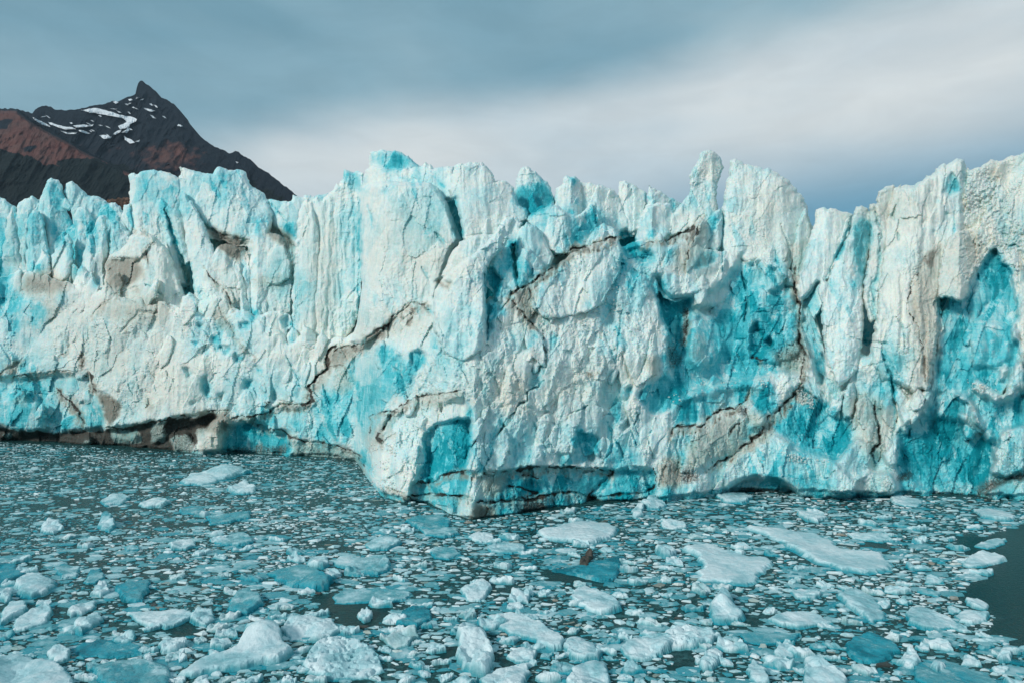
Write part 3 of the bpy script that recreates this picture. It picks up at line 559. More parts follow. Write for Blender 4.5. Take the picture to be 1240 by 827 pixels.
for q, bb in (([(1176, 462), (1182, 457), (1195, 466), (1206, 476), (1214, 478), (1228, 470), (1228, 478), (1216, 488), (1204, 486), (1190, 480), (1180, 474)], .04), ([(1156, 474), (1166, 478), (1180, 490), (1190, 512), (1190, 518), (1184, 516), (1172, 492), (1160, 482)], .06), ([(1216, 478), (1222, 458), (1234, 436), (1242, 430), (1242, 476), (1228, 482)], .22), ([(1210, 448), (1220, 440), (1222, 452), (1210, 462)], .05), ([(1188, 522), (1200, 518), (1204, 528), (1196, 534)], .08), ([(1226, 395), (1232, 388), (1233, 410), (1227, 412)], .05), ([(1088, 500), (1094, 486), (1106, 476), (1124, 472), (1130, 484), (1120, 500), (1106, 508), (1100, 524), (1096, 526), (1094, 510)], .14), ([(1214, 520), (1226, 518), (1234, 514), (1300, 510), (1300, 572), (1240, 566), (1218, 578), (1196, 572), (1204, 558), (1202, 550), (1212, 538)], .30), ([(1066, 548), (1078, 538), (1086, 528), (1088, 555), (1082, 566), (1072, 560)], .04), ([(1196, 596), (1220, 582), (1300, 575), (1300, 604), (1200, 604)], .4), ([(1160, 500), (1184, 498), (1192, 515), (1170, 518)], .3)):
    carve(q, -2.8, 1.2, 0, 0, 3); blue(q, bb, 1.2, 3)
    s_, k_ = pmask(q, 1.2, 3); DARK[s_] *= (1 - .8 * k_)
carve([(1214, 470), (1240, 470), (1240, 512), (1226, 516), (1210, 520), (1206, 500)], 1.5, 2); blue([(1206, 495), (1222, 488), (1222, 505), (1212, 520)], .7, 3)
# rubble gully left of the blue lower right face
gul = [(1010, 500), (1030, 478), (1048, 470), (1062, 480), (1080, 500), (1082, 530), (1066, 548), (1050, 560), (1040, 530), (1030, 505)]
tan(gul, .45, 5, 6); carve(gul, -1.0, 3, 0, 0, 5)
crack([(1060, 486), (1058, 500), (1063, 515), (1066, 535), (1054, 548), (1060, 560)], 5, 1.4, .7, .55, .4); crack([(1080, 455), (1083, 480), (1084, 510), (1080, 530)], 5, 1.5, .2, .8); dark([(1056, 488), (1064, 500), (1064, 515), (1058, 505)], .5, 2, 4)
tan([(1195, 204), (1215, 200), (1216, 220), (1200, 225)], .45, 4); tan([(1165, 282), (1182, 280), (1200, 300), (1186, 318), (1166, 330)], .55, 4); crack([(1220, 300), (1228, 296), (1234, 300)], 4, .8, .2, .75)
blue([(1208, 270), (1222, 260), (1226, 290), (1212, 296)], .35, 5); blue([(1225, 250), (1240, 240), (1300, 240), (1300, 300), (1226, 285)], .28, 6)

for pts, w_, v_ in (([(372, 484), (376, 472), (386, 458), (397, 446), (398, 430), (412, 424), (440, 420), (460, 402), (476, 392), (488, 380), (500, 374), (522, 384)], 13, .75), ([(200, 516), (240, 512), (275, 506), (310, 508), (340, 496), (372, 492)], 13, .7), ([(620, 364), (642, 352), (664, 336), (678, 320), (704, 308), (748, 296)], 12, .7), ([(500, 590), (560, 578), (640, 574), (743, 574)], 10, .6), ([(812, 526), (851, 522), (873, 504), (904, 492), (910, 476)], 13, .75), ([(862, 566), (898, 548), (926, 522), (948, 498), (970, 470), (978, 440), (970, 400)], 13, .75), ([(806, 298), (834, 290), (850, 276)], 13, .75), ([(448, 508), (486, 498), (530, 484), (562, 478)], 10, .6)):
    s_, k_ = stroke(pts, w_, rough=5, seed=int(pts[0][0]))
    fr_ = smooth01(vnoise(GU[s_] / 1.9, GV[s_] / 26, 733) * 1.2 + .55) * smooth01(fbm(GU[s_] / 9, GV[s_] / 9, 734, 3) * 1.6 + .75)
    TAN[s_] = np.maximum(TAN[s_], k_ * v_ * fr_ * 1.3); DARK[s_] = np.maximum(DARK[s_], np.clip(k_ - .25, 0, 1) * fr_ * v_ * .62)

drip()
_wl = np.interp(GU, [-220, 0, 100, 200, 300, 400, 430, 462, 484, 520, 548, 576, 640, 700, 760, 800, 840, 880, 940, 1000, 1100, 1240, 1480], [525, 536, 541, 548, 551, 555, 559, 599, 605, 612, 629, 632, 622, 615, 609, 606, 601, 596, 596, 598, 601, 604, 596])
BLUE[:] = BLUE * .55 + blur(BLUE, 5) * .45; CARVE[:] = CARVE * .8 + blur(CARVE, 3) * .2
_k = smooth01((GV - _wl + 6.5 + 3 * fbm(GU / 12, GV / 9, 707, 3)) / 4)      # melt notch and a darker, bluer band at the waterline
CARVE += (_k * 1.1).astype(np.float32); BLUE[:] = np.maximum(BLUE, _k * .6); DARK[:] = np.maximum(DARK, _k * .30)

# ------------------------------------------------------------------ the plan of the ice front
BU = np.array([-220, 0, 100, 200, 300, 400, 430, 462, 484, 520, 548, 576, 640, 700, 760, 800, 840, 880, 940, 1000, 1100, 1240, 1480], float)
BV = np.array([525, 536, 541, 548, 551, 555, 559, 599, 605, 612, 626, 631, 622, 615, 609, 606, 601, 596, 596, 598, 601, 604, 596], float)
def waterline(u): return np.interp(u, BU, BV)
def ybase(u): return CAMH * F / (waterline(u) - CV)
def lean(u, v):
    h = np.clip(waterline(u) - v, -60, 500)
    return h * 0.030 + np.clip(h - 180, 0, 400) * 0.035
def to_world(u, v, D):
    return np.stack([(u - CU) / F * D, D, CAMH - (v - CV) / F * D], -1)
def roughness_relief(u, v, seed=0, fa=1.0, fl=1.0, gr=1.0):
    """metres towards the viewer"""
    wu = u + fbm(u / 30, v / 30, 71, 3) * 4.5; wv = v + fbm(u / 30, v / 30, 72, 3) * 4.5
    rg = smooth01(fbm(u / 38, v / 46, 777, 3) * 1.5 + 0.42)          # where the face is freshly shattered rather than smooth
    sx = wu + 0.32 * wv                                                # plates lean the way the ice is sheared
    h = facets(sx / 44, wv / 70, seed + 1) * 2.6 * fa
    s1, _, j1 = slabs(sx / 24, wv / 44, 61); s2, _, j2 = slabs((wu - .25 * wv) / 9.5, wv / 17, 66)
    h += s1 * 1.0 * fa
    h += s2 * 0.62 * fa * (0.15 + 0.85 * rg)
    h += facets(wu / 4.6 + 3, wv / 6, seed + 19) * 0.24 * fa * rg
    h += fbm(wu / 7, wv / 70, seed + 31, 4) * 0.40 * fl
    h += fbm(wu / 2.6, wv / 3.0, seed + 41, 3) * (0.05 + 0.17 * rg) * gr
    h += fbm(wu / 14, wv / 12, seed + 51, 4) * 0.30
    return h

def new_mesh(name, V, Fc, cols=None, mat=None, smooth=False):
    V = np.asarray(V, np.float32); Fc = np.asarray(Fc, np.int32)
    me = bpy.data.meshes.new(name)
    k = Fc.shape[1]
    me.vertices.add(len(V)); me.vertices.foreach_set('co', V.ravel())
    me.loops.add(Fc.size); me.loops.foreach_set('vertex_index', Fc.ravel())
    me.polygons.add(len(Fc)); me.polygons.foreach_set('loop_start', np.arange(0, Fc.size, k, dtype=np.int32))
    me.polygons.foreach_set('loop_total', np.full(len(Fc), k, np.int32))
    me.polygons.foreach_set('use_smooth', np.full(len(Fc), smooth, bool))
    me.update(calc_edges=True)
    if cols is not None:
        a = me.attributes.new('tint', 'FLOAT_COLOR', 'POINT')
        c = np.ones((len(V), 4), np.float32); c[:, :3] = cols
        a.data.foreach_set('color', c.ravel())
    if mat: me.materials.append(mat)
    return me
def link(name, me, parent=None, loc=(0, 0, 0), **props):
    o = bpy.data.objects.new(name, me); C.objects.link(o); o.location = loc
    if parent: o.parent = parent
    for k, v in props.items(): o[k] = v
    return o

# ================================================================== materials
SSS = 0.32
def ice_material(name, wet=0.0, bump=0.12, dirtscale=1.0):
    m = bpy.data.materials.new(name); m.use_nodes = True; m.node_tree.nodes.clear()
    t = NT(m.node_tree)
    pos = t.n('ShaderNodeNewGeometry').outputs['Position']
    at = t.n('ShaderNodeAttribute', attribute_name='tint')
    s = t.n('ShaderNodeSeparateColor'); t.put(s.inputs[0], at.outputs['Color'])
    nA = t.noise(pos, 0.35, 5, 0.6)
    nB = t.noise(pos, 2.2, 4, 0.65)
    nS = t.noise(t.mapping(pos, (0.9, 0.9, 0.12)), 1.2, 4, 0.6)      # near-vertical streaks
    nH = t.noise(t.mapping(pos, (0.10, 0.10, 2.2)), 1.0, 3, 0.6)     # near-level layers
    b = t.math('ADD', s.outputs[0], t.math('MULTIPLY', t.math('SUBTRACT', nA, 0.5), 0.55))
    b = t.math('ADD', b, t.math('MULTIPLY', t.math('SUBTRACT', nS, 0.5), 0.38))
    b = t.math('ADD', b, t.math('MULTIPLY', t.math('SUBTRACT', nB, 0.5), 0.38))
    b = t.math('ADD', b, t.math('MULTIPLY', t.math('MULTIPLY', t.math('SUBTRACT', nH, 0.5), s.outputs[0]), 0.5))
    fr = t.range(t.noise(t.mapping(pos, (1, 1, .55), (0, .5, 0)), .55, 7, .68, .4), .53, .63)      # white frost and scuffs over the bare blue ice
    b = t.math('SUBTRACT', b, t.math('MULTIPLY', t.math('MULTIPLY', fr, s.outputs[0]), .42), clamp=True)
    col = t.ramp(b, ICE_RAMP_WET if wet > 0 else ICE_RAMP)
    # dusting of fine silt
    tn = t.math('ADD', s.outputs[1], t.math('MULTIPLY', t.math('SUBTRACT', nB, 0.5), 0.5))
    tn = t.math('ADD', tn, t.math('MULTIPLY', t.math('SUBTRACT', nS, 0.5), 0.6))
    tf = t.math('MULTIPLY', t.range(tn, 0.0, 0.9, smooth=False), t.range(s.outputs[1], 0.0, 0.15))
    col = t.mix(t.math('MULTIPLY', tf, 0.85), col, t.mix(t.range(s.outputs[1], .38, .95), (0.50, 0.45, 0.34), (0.20, 0.16, 0.115)))
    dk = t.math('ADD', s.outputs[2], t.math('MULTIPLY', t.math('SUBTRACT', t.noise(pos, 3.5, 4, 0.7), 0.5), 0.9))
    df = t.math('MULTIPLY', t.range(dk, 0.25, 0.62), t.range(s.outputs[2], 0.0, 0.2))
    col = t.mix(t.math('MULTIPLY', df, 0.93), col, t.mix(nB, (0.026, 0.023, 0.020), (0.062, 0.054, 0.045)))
    bs = t.n('ShaderNodeBsdfPrincipled'); t.put(bs.inputs['Base Color'], col)
    r = t.range(b, 0.2, 0.8, 0.62 - 0.2 * wet, 0.30 - 0.1 * wet)
    t.put(bs.inputs['Roughness'], r); bs.inputs['IOR'].default_value = 1.31
    bs.inputs['Specular IOR Level'].default_value = 0.35
    if SSS and wet == 0:
        bs.subsurface_method = 'RANDOM_WALK'; bs.inputs['Subsurface Weight'].default_value = SSS; bs.inputs['Subsurface Radius'].default_value = (.25, .9, 1.2); bs.inputs['Subsurface Scale'].default_value = .8
    h1 = t.noise(pos, 1.6, 8, 0.76); h2 = t.n('ShaderNodeTexVoronoi'); t.put(h2.inputs['Vector'], t.mapping(pos, (1, 1, 0.7))); h2.inputs['Scale'].default_value = 2.1
    hh = t.math('ADD', t.math('MULTIPLY', h1, 1.0), t.math('MULTIPLY', h2.outputs[0], 0.22 if wet == 0 else 0.0))
    bp = t.n('ShaderNodeBump'); bp.inputs['Strength'].default_value = 0.8 if wet == 0 else 0.55; bp.inputs['Distance'].default_value = bump * 3
    t.put(bp.inputs['Height'], hh); t.put(bs.inputs['Normal'], bp.outputs[0])
    o = t.n('ShaderNodeOutputMaterial'); t.put(o.inputs[0], bs.outputs[0])
    return m
ICE_RAMP = [(0.0, (0.84, 0.87, 0.81)), (0.16, (0.72, 0.845, 0.83)), (0.36, (0.48, 0.76, 0.78)), (0.66, (0.115, 0.60, 0.67)), (0.95, (0.009, 0.36, 0.43))]
ICE_RAMP_WET = [(0.0, (0.68, 0.79, 0.81)), (0.22, (0.42, 0.64, 0.68)), (0.5, (0.115, 0.365, 0.41)), (0.78, (0.020, 0.31, 0.39)), (1.0, (0.004, 0.16, 0.21))]
ice = ice_material('glacier_ice')
wetice = ice_material('floating_ice', 1.0, 0.07)

# ================================================================== the glacier
glacier = bpy.data.objects.new('glacier', None); C.objects.link(glacier); glacier.location = (0, 110, 0)
glacier['label'] = 'towering glacier front of white and turquoise ice rising from the brash-covered water'
glacier['category'] = 'glacier'
GL = np.array([0, 110, 0], np.float32)

def tints(u, v, nb=1.0, extra_blue=0.0, extra_tan=0.0, shift=2.0):
    uu = u + fbm(u / 5, v / 5, 201, 3) * shift; vv = v + fbm(u / 5, v / 5, 202, 3) * shift
    wu = u + fbm(u / 30, v / 30, 71, 3) * 4.5; wv = v + fbm(u / 30, v / 30, 72, 3) * 4.5
    _, c1, _ = slabs((wu + .32 * wv) / 24, wv / 44, 61); _, c2, _ = slabs((wu - .25 * wv) / 9.5, wv / 17, 66)
    b = sample(BLUE, uu, vv) + extra_blue
    b = b * (.72 + .5 * c1) * (.82 + .34 * c2)
    b = b + (c1 ** 2) * .16 + np.clip(c2 - .72, 0, 1) * .9 * smooth01(fbm(u / 38, v / 46, 777, 3) * 1.5 + 0.42) + .05 + fbm(u / 50, v / 40, 909, 3) * .12
    tn = np.maximum(sample(TAN, uu, vv), extra_tan); dk = sample(DARK, uu, vv)
    return np.stack([b, tn, dk], -1)

# --- the body of the front: one sheet from below the water up to its top edge, then back over the ice field
def wall(name, TU, TV, off, seed, extra, backs, step=1.35, rows=300, botlift=None):
    us = np.arange(-220, 1480, step)
    U2, T2 = np.meshgrid(us, np.linspace(0, 1, rows))
    vtop = np.interp(U2, TU, TV) + fbm(U2 / 14, U2 * 0 + 3, 5 + seed, 3) * 9
    vbot = waterline(U2) + 7 if botlift is None else vtop + botlift
    V2 = vbot + (vtop - vbot) * T2
    D2 = ybase(U2) + lean(U2, V2) + off - roughness_relief(U2, V2, seed) + sample(CARVE, U2, V2) * (1 if off == 0 else .5)
    D2 = D2 + np.clip(1 - (V2 - vtop) / 10, 0, 1) ** 2 * 1.6
    P = to_world(U2, V2, D2)
    back = []
    for k, (dy, dz) in enumerate(backs):
        q = P[-1].copy(); q[:, 1] += dy; q[:, 2] += dz + fbm(q[:, 0] / 7, q[:, 1] / 7, 90 + k, 3) * min(dy * 0.3, 3.0)
        q[:, 0] *= (q[:, 1] / P[-1][:, 1])
        back.append(q)
    P = np.concatenate([P, np.stack(back)], 0)
    col = tints(U2, V2, extra_blue=extra); col = np.concatenate([col, np.repeat(col[-1:], len(back), 0) * 0.5], 0)
    nr, nc = P.shape[:2]
    idx = np.arange(nr * nc).reshape(nr, nc)
    Fq = np.stack([idx[:-1, :-1], idx[:-1, 1:], idx[1:, 1:], idx[1:, :-1]], -1).reshape(-1, 4)
    link(name, new_mesh(name, P.reshape(-1, 3) - GL, Fq, col.reshape(-1, 3), ice), glacier)
wall('ice_wall', [-220, 0, 20, 60, 100, 130, 160, 200, 232, 245, 270, 292, 330, 352, 366, 400, 432, 450, 480, 520, 545, 585, 605, 632, 660, 700, 745, 800, 850, 876, 900, 950, 975, 1000, 1040, 1070, 1125, 1140, 1165, 1185, 1235, 1250, 1480],
     [350, 335, 330, 338, 345, 358, 368, 368, 374, 380, 378, 380, 396, 408, 412, 410, 400, 392, 366, 360, 366, 378, 352, 336, 328, 306, 296, 290, 300, 302, 312, 322, 340, 430, 430, 420, 455, 380, 330, 300, 300, 380, 440], 0, 0, 0, [(1.5, .3), (5, .4), (12, .5), (22, 0)])
wall('inner_ice_wall', [-220, 0, 40, 100, 160, 220, 300, 340, 400, 440, 560, 600, 650, 700, 740, 830, 868, 876, 900, 960, 1000, 1060, 1120, 1170, 1240, 1480],
     [275, 268, 275, 270, 270, 255, 240, 262, 252, 236, 232, 250, 266, 262, 262, 262, 272, 275, 250, 285, 300, 288, 268, 250, 245, 250], 17, 3, .28, [(3, 0.6), (9, 0.2), (22, -1), (60, -3), (160, -6), (400, -14)], 2.2, 110, 230)

# --- separate blocks and towers of ice, each from its own outline, with its own distance and thickness
def densify(poly, step, jag, seed):
    out = []; n = len(poly)
    for i in range(n):
        x0, y0 = poly[i]; x1, y1 = poly[(i + 1) % n]
        L = math.hypot(x1 - x0, y1 - y0); k = max(1, int(L / step))
        for j in range(k):
            t = j / k; out.append((x0 + (x1 - x0) * t, y0 + (y1 - y0) * t))
    a = np.array(out)
    nx = fbm(a[:, 0] / 6, a[:, 1] / 6, seed, 3) * jag; ny = fbm(a[:, 0] / 6, a[:, 1] / 6, seed + 9, 3) * jag
    a[:, 0] += nx; a[:, 1] += ny
    return a
def fill(poly, step, jag, seed, inner=0.75):
    B = densify(poly, step, jag, seed)
    x0, y0 = B.min(0); x1, y1 = B.max(0)
    gx, gy = np.meshgrid(np.arange(x0, x1, step), np.arange(y0, y1, step * 0.87))
    gx = gx + (np.arange(gx.shape[0])[:, None] % 2) * step * 0.5
    r = np.random.default_rng(seed)
    gx = (gx + r.uniform(-.22, .22, gx.shape) * step).ravel(); gy = (gy + r.uniform(-.22, .22, gy.shape) * step).ravel()
    k = inside(gx, gy, B.tolist()); gx = gx[k]; gy = gy[k]
    I = np.stack([gx, gy], -1)
    d = np.full(len(I), 1e9)
    for c in range(0, len(I), 4000):
        q = I[c:c + 4000]
        d[c:c + 4000] = np.sqrt(((q[:, None, :] - B[None, :, :]) ** 2).sum(-1)).min(1)
    k = d > step * 0.6; I = I[k]; d = d[k]
    pts = np.concatenate([B, I]); nb = len(B)
    vs, es, fs, ov, oe, of = delaunay_2d_cdt([Vector(p) for p in pts.tolist()], [], [list(range(nb))], 1, 1e-5)
    vs = np.array([(p.x, p.y) for p in vs])
    dd = np.zeros(len(vs)); full = np.concatenate([np.zeros(nb), d])
    for i, o in enumerate(ov):
        if o: dd[i] = full[o[0]]
    fs = np.array([f for f in fs if len(f) == 3], np.int32)
    c = vs[fs].mean(1); fs = fs[inside(c[:, 0], c[:, 1], B.tolist())]      # keep to the outline where it is hollow
    return vs, fs, dd

def serac(poly, off, folds=(), R=9.0, T=2.0, thick=6.0, b=0.0, tn=0.0, fa=0.7, fl=1.0, gr=1.0, step=1.4, name='serac', jag=2.4, carved=1.0, label=None):
    seed = int(abs(poly[0][0] * 13 + poly[0][1] * 7)) % 9973; T *= .75
    vs, fs, d = fill(poly, step, jag, seed)
    u, v = vs[:, 0], vs[:, 1]
    D0 = ybase(u) + lean(u, v) + off
    cu = (u.min() + u.max()) / 2
    D0 = D0 - ybase(u) + (ybase(u) * 0.5 + ybase(np.array([cu]))[0] * 0.5)
    for (x0, y0, x1, y1, kl, kr) in folds:
        L = math.hypot(x1 - x0, y1 - y0)
        s = ((u - x0) * (y1 - y0) - (v - y0) * (x1 - x0)) / L       # positive to the right of a line drawn downwards
        s = s + fbm(u / 12, v / 12, seed + 3, 3) * 2.2
        D0 = D0 + kl * np.maximum(-s, 0) + kr * np.maximum(s, 0)
    x = np.clip(d / R, 0, 1)
    x = np.clip(d / (R * .8) * (1 + .5 * fbm(u / 11, v / 11, seed + 77, 2)), 0, 1); f = 0.30 * np.sqrt(np.clip(1 - (1 - x) ** 2, 0, 1)) + 0.70 * np.clip(d / (R * 0.30), 0, 1)
    ef = np.clip(d / 2.2, 0, 1)
    rel = roughness_relief(u, v, seed % 50, fa, fl, gr) * ef
    Dm = D0 + T
    Df = Dm - T * f - rel + sample(CARVE, u, v) * ef * carved
    Df = np.where(d <= 0, Dm, Df)
    Db = Dm + np.minimum(thick * f + 0.4 * T * ef, 0.19 * d)             # the back swells away gently from the rim
    Pf = to_world(u, v, Df); Pb = to_world(u, v, Db)
    # the back keeps the front's outline but runs straight back from it
    Pb[:, 0] = (u - CU) / F * Dm; Pb[:, 2] = CAMH - (v - CV) / F * Dm
    n = len(u); bd = d <= 0
    mapb = np.where(bd, np.arange(n), np.arange(n) + n)
    fb = mapb[fs]
    V = np.concatenate([Pf, Pb]); Fc = np.concatenate([fs[:, ::-1], fb])
    cl = tints(u, v, extra_blue=b, extra_tan=tn); cl = np.concatenate([cl, cl * 0.6])
    o = link(name, new_mesh(name, V - GL, Fc, cl, ice), glacier)
    if label: o['label'] = label
    return o

V = lambda x, y0, y1, kl, kr, dx=0: (x, y0, x + dx, y1, kl, kr)
BACK = []
# far left spires
serac([(-60, 250), (-40, 236), (-12, 232), (0, 237.7), (10, 244.5), (19.5, 249.6), (24, 262), (20, 290), (16, 345), (-60, 345)], 13, [V(6, 240, 330, .02, .10)], b=.28)
serac([(-160, 260), (-140, 230), (-110, 222), (-80, 236), (-50, 244), (-40, 350), (-180, 350)], 10, [V(-105, 230, 340, .03, .10)], b=.1)
serac([(17, 268), (22, 246), (30, 241), (39, 237.4), (46.5, 241), (51, 262), (46, 300), (40, 335), (20, 335)], 15, [V(34, 240, 330, .03, .10)], b=.12)
serac([(2, 345), (4, 300), (9, 264), (14, 251), (18, 262), (23, 290), (27, 325), (26, 345)], 8, [V(13, 252, 340, .05, .10, 4)], tn=.15, T=1.5, fa=.5)
serac([(44, 290), (45, 262), (50, 236), (57.6, 217.4), (62.7, 214.4), (71, 219), (77, 226.7), (78, 245), (84, 262), (91, 276), (93, 305), (88, 345), (58, 345), (57, 300), (52, 272)], 13, [(57, 216, 62, 330, .06, .12)], b=.05, fa=.45)
serac([(77, 232), (79.6, 222.5), (86.4, 220), (95, 226), (105, 237), (118.5, 237.7), (130.4, 244.5), (145, 249), (151, 262), (152, 290), (130, 305), (92, 305), (88, 262)], 17, [(86, 220, 92, 300, .06, .09)], b=.12, fa=.5)
serac([(72, 240), (79, 239), (86, 248), (84, 256), (76, 252)], 10.5, R=4, T=1, thick=2, fa=.3, step=1.2)
serac([(89, 262), (94, 252.5), (104, 251), (117, 270), (122, 292), (112, 315), (98, 330), (89, 320), (91, 290)], 11, [V(96, 252, 320, .10, .10, 0)], b=.08, fa=.4)
serac([(92, 355), (98, 320), (104, 298), (112, 278), (119, 264), (122, 260), (127, 262), (130, 280), (133, 312), (130, 355)], 7.5, [V(123, 262, 350, .05, .12, 2)], b=0, fa=.6)
serac([(106, 292), (104, 285), (112, 282), (118, 300), (116, 340), (100, 350), (102, 310)], 6.5, [V(108, 284, 340, .08, .10)], T=1.4, b=.05, fa=.5)
serac([(131, 330), (134, 290), (135, 268), (141, 266), (150, 272), (158, 282), (160, 305), (150, 330)], 9, [V(137, 268, 330, .08, .09)], b=.15, T=1.6, fa=.5)
serac([(118, 262), (124, 248), (140, 246), (156, 262), (161, 285), (150, 300), (128, 292)], 14, [V(135, 250, 290, .03, .08)], b=.18, fa=.5)
serac([(146, 262), (150, 250), (158, 248), (162, 275), (158, 286)], 12, T=1.2, b=.2, R=5, thick=3, fa=.4)
serac([(28, 345), (32, 300), (33, 264), (40, 255), (50, 258), (55, 275), (59, 300), (60, 345)], 9, [V(38, 256, 340, .06, .10, 2)], b=.24, tn=.05)
serac([(58, 345), (62, 308), (72, 296), (78, 288), (82, 283), (87, 290), (90, 312), (84, 335), (74, 345)], 6.5, [V(80, 284, 340, .05, .12)], b=.02, fa=.8)
serac([(30, 372), (34, 345), (44, 318), (52, 300), (60, 310), (66, 345), (60, 372)], 5, [V(50, 300, 370, .05, .10)], b=.05, fa=1)
serac([(84, 372), (88, 345), (98, 322), (112, 330), (122, 350), (120, 376)], 4.5, [V(100, 322, 370, .05, .09)], b=.03, fa=1)
# the flat-topped layered block, the crevasse blades beside it
serac([(154, 282), (156, 250), (156.6, 211.5), (167.7, 211), (174.4, 206.4), (186.3, 205.6), (200, 208), (212, 213), (219, 220), (223, 255), (224, 320), (196, 325), (176, 300), (158, 292)], 13, [V(167, 208, 300, .14, .035)], T=1.6, thick=12, fa=.35, b=.02)
serac([(188, 252), (189.7, 240.5), (195, 240), (203, 247), (209, 275), (217, 305), (226, 345), (216, 345), (205, 312), (199, 280)], 8.5, [V(197, 240, 340, .05, .20, 16)], T=1.2, R=5, thick=5, fa=.35, b=.05)
serac([(200, 254), (203, 251), (213, 252), (222, 258), (225, 280), (229, 296), (234, 300), (233, 318), (224, 322), (217, 300), (209, 272)], 7.5, [V(210, 252, 320, .05, .14, 14)], T=1.2, R=5, thick=6, fa=.4, tn=.12)
serac([(122, 372), (127, 345), (128, 320), (134, 308), (150, 300), (158, 286), (170, 277), (180, 281), (190, 290), (204, 302), (213, 325), (222, 350), (233, 374), (215, 385), (190, 375), (150, 385)], 2.5, [(185, 285, 205, 375, .03, .10)], T=3, R=14, thick=10, fa=.6, tn=.14)
# the great notched slab
serac([(217, 250), (218.3, 201.8), (222, 203), (231, 206), (240.6, 208), (257.6, 209.8), (262, 205), (267.7, 201.8), (276, 204.7), (285, 206), (294.8, 207.3), (299, 212.3), (303.3, 224.2), (314, 232), (325, 241), (332, 262), (324, 290), (305, 300), (285, 298), (262, 290), (240, 290), (222, 290)], 9.5, [(262, 203, 272, 230, .0, .05), (275, 225, 345, 300, .0, .10)], T=1.8, R=12, thick=14, fa=.55, b=0)
serac([(221, 262), (221, 235), (226, 236), (236, 250), (246, 268), (258, 300), (271, 330), (286, 362), (292, 392), (262, 396), (240, 378), (235, 350), (232, 330), (226, 300)], 5.5, [(232, 240, 262, 385, .10, .06)], T=1.6, R=8, thick=9, fa=.5)
serac([(218, 205), (220, 203), (226, 236), (232, 262), (230, 282), (222, 262)], 8.2, [(221, 205, 228, 280, .05, .12)], T=1, R=4, thick=4, fa=.2, fl=.4, step=1.2)
serac([(244, 330), (262, 300), (275, 296), (296, 300), (303, 320), (300, 360), (292, 382), (276, 370), (262, 350)], 7, [V(270, 300, 380, .02, .05, 10)], tn=.1, fa=.6)
serac([(321, 262), (325, 243), (329.5, 240.3), (335.5, 243.7), (352.4, 244.5), (354, 235.2), (361, 237.7), (366, 240), (371, 234.7), (378, 238.5), (386, 236.5), (396, 236), (402, 262), (400, 300), (358, 300), (350, 290), (330, 276)], 15, [(330, 242, 345, 280, .10, .04), V(360, 238, 300, .02, .05)], T=1.6, b=.16, fa=.6)
serac([(300, 345), (300, 305), (303, 284), (308, 275), (315, 263), (320, 270), (326, 282), (332, 300), (330, 345), (322, 388), (306, 386)], 3.5, [(312, 266, 311, 380, .16, .10)], T=1.2, R=6, thick=6, fa=.35, b=0)
serac([(314, 330), (322, 280), (338, 284), (350, 296), (355, 330), (355, 372), (352, 384), (330, 388), (312, 384)], 5, [V(320, 285, 380, .05, .03)], T=1.5, R=7, thick=6, fa=.5, b=.06, tn=.12)
serac([(318, 334), (325, 302), (334, 294), (345, 297), (352, 315), (353, 338), (336, 346), (320, 344)], 3.8, [V(330, 295, 340, .04, .03)], T=1.6, R=7, thick=4, fa=.4, b=.03, tn=.15)
serac([(283, 320), (285, 314), (289, 318), (294, 335), (299, 352), (303, 378), (302, 392), (292, 392), (290, 360)], 2.4, [(287, 315, 296, 390, .06, .16)], T=1, R=4, thick=4, fa=.3, step=1.3, tn=.1)
serac([(289, 312), (294, 303), (300, 305), (304, 325), (305, 378), (300, 380), (294, 340)], 3.4, [V(295, 304, 380, .06, .12, 6)], T=1, R=4, thick=4, fa=.3, step=1.3)
serac([(240, 392), (254, 368), (262, 358), (274, 356), (284, 372), (292, 392), (286, 412), (262, 410)], 1.5, [(262, 358, 280, 410, .03, .08)], T=2, fa=.7, tn=.2)
serac([(302, 398), (308, 384), (322, 378), (340, 376), (352, 382), (356, 398), (348, 412), (320, 420), (302, 412)], .5, [V(325, 378, 415, .02, .03)], T=2, fa=.7)
# tall fluted column
serac([(352, 400), (355, 340), (357, 300), (360, 270), (364, 252), (368, 240), (376, 243), (384, 238), (390, 244), (396, 236), (402, 231), (406.6, 222.5), (411, 224), (416, 212), (417, 205.2), (427, 208), (440, 209), (442, 230), (438, 250), (436, 290), (438, 330), (436, 360), (432, 388), (420, 412), (402, 422), (385, 430), (370, 425), (358, 412)], 3.0, [V(366, 240, 420, .10, 0), V(400, 240, 420, 0, .04)], T=2, R=10, thick=14, fa=.45, fl=2.6, gr=1.4, tn=.06)
serac([(355, 380), (357, 320), (362, 285), (370, 262), (378, 250), (386, 275), (388, 330), (384, 395), (370, 425), (358, 405)], 1.6, [V(372, 255, 420, .10, .05)], T=1.4, R=6, thick=5, fa=.3, fl=2.0, gr=1.2, tn=.05)
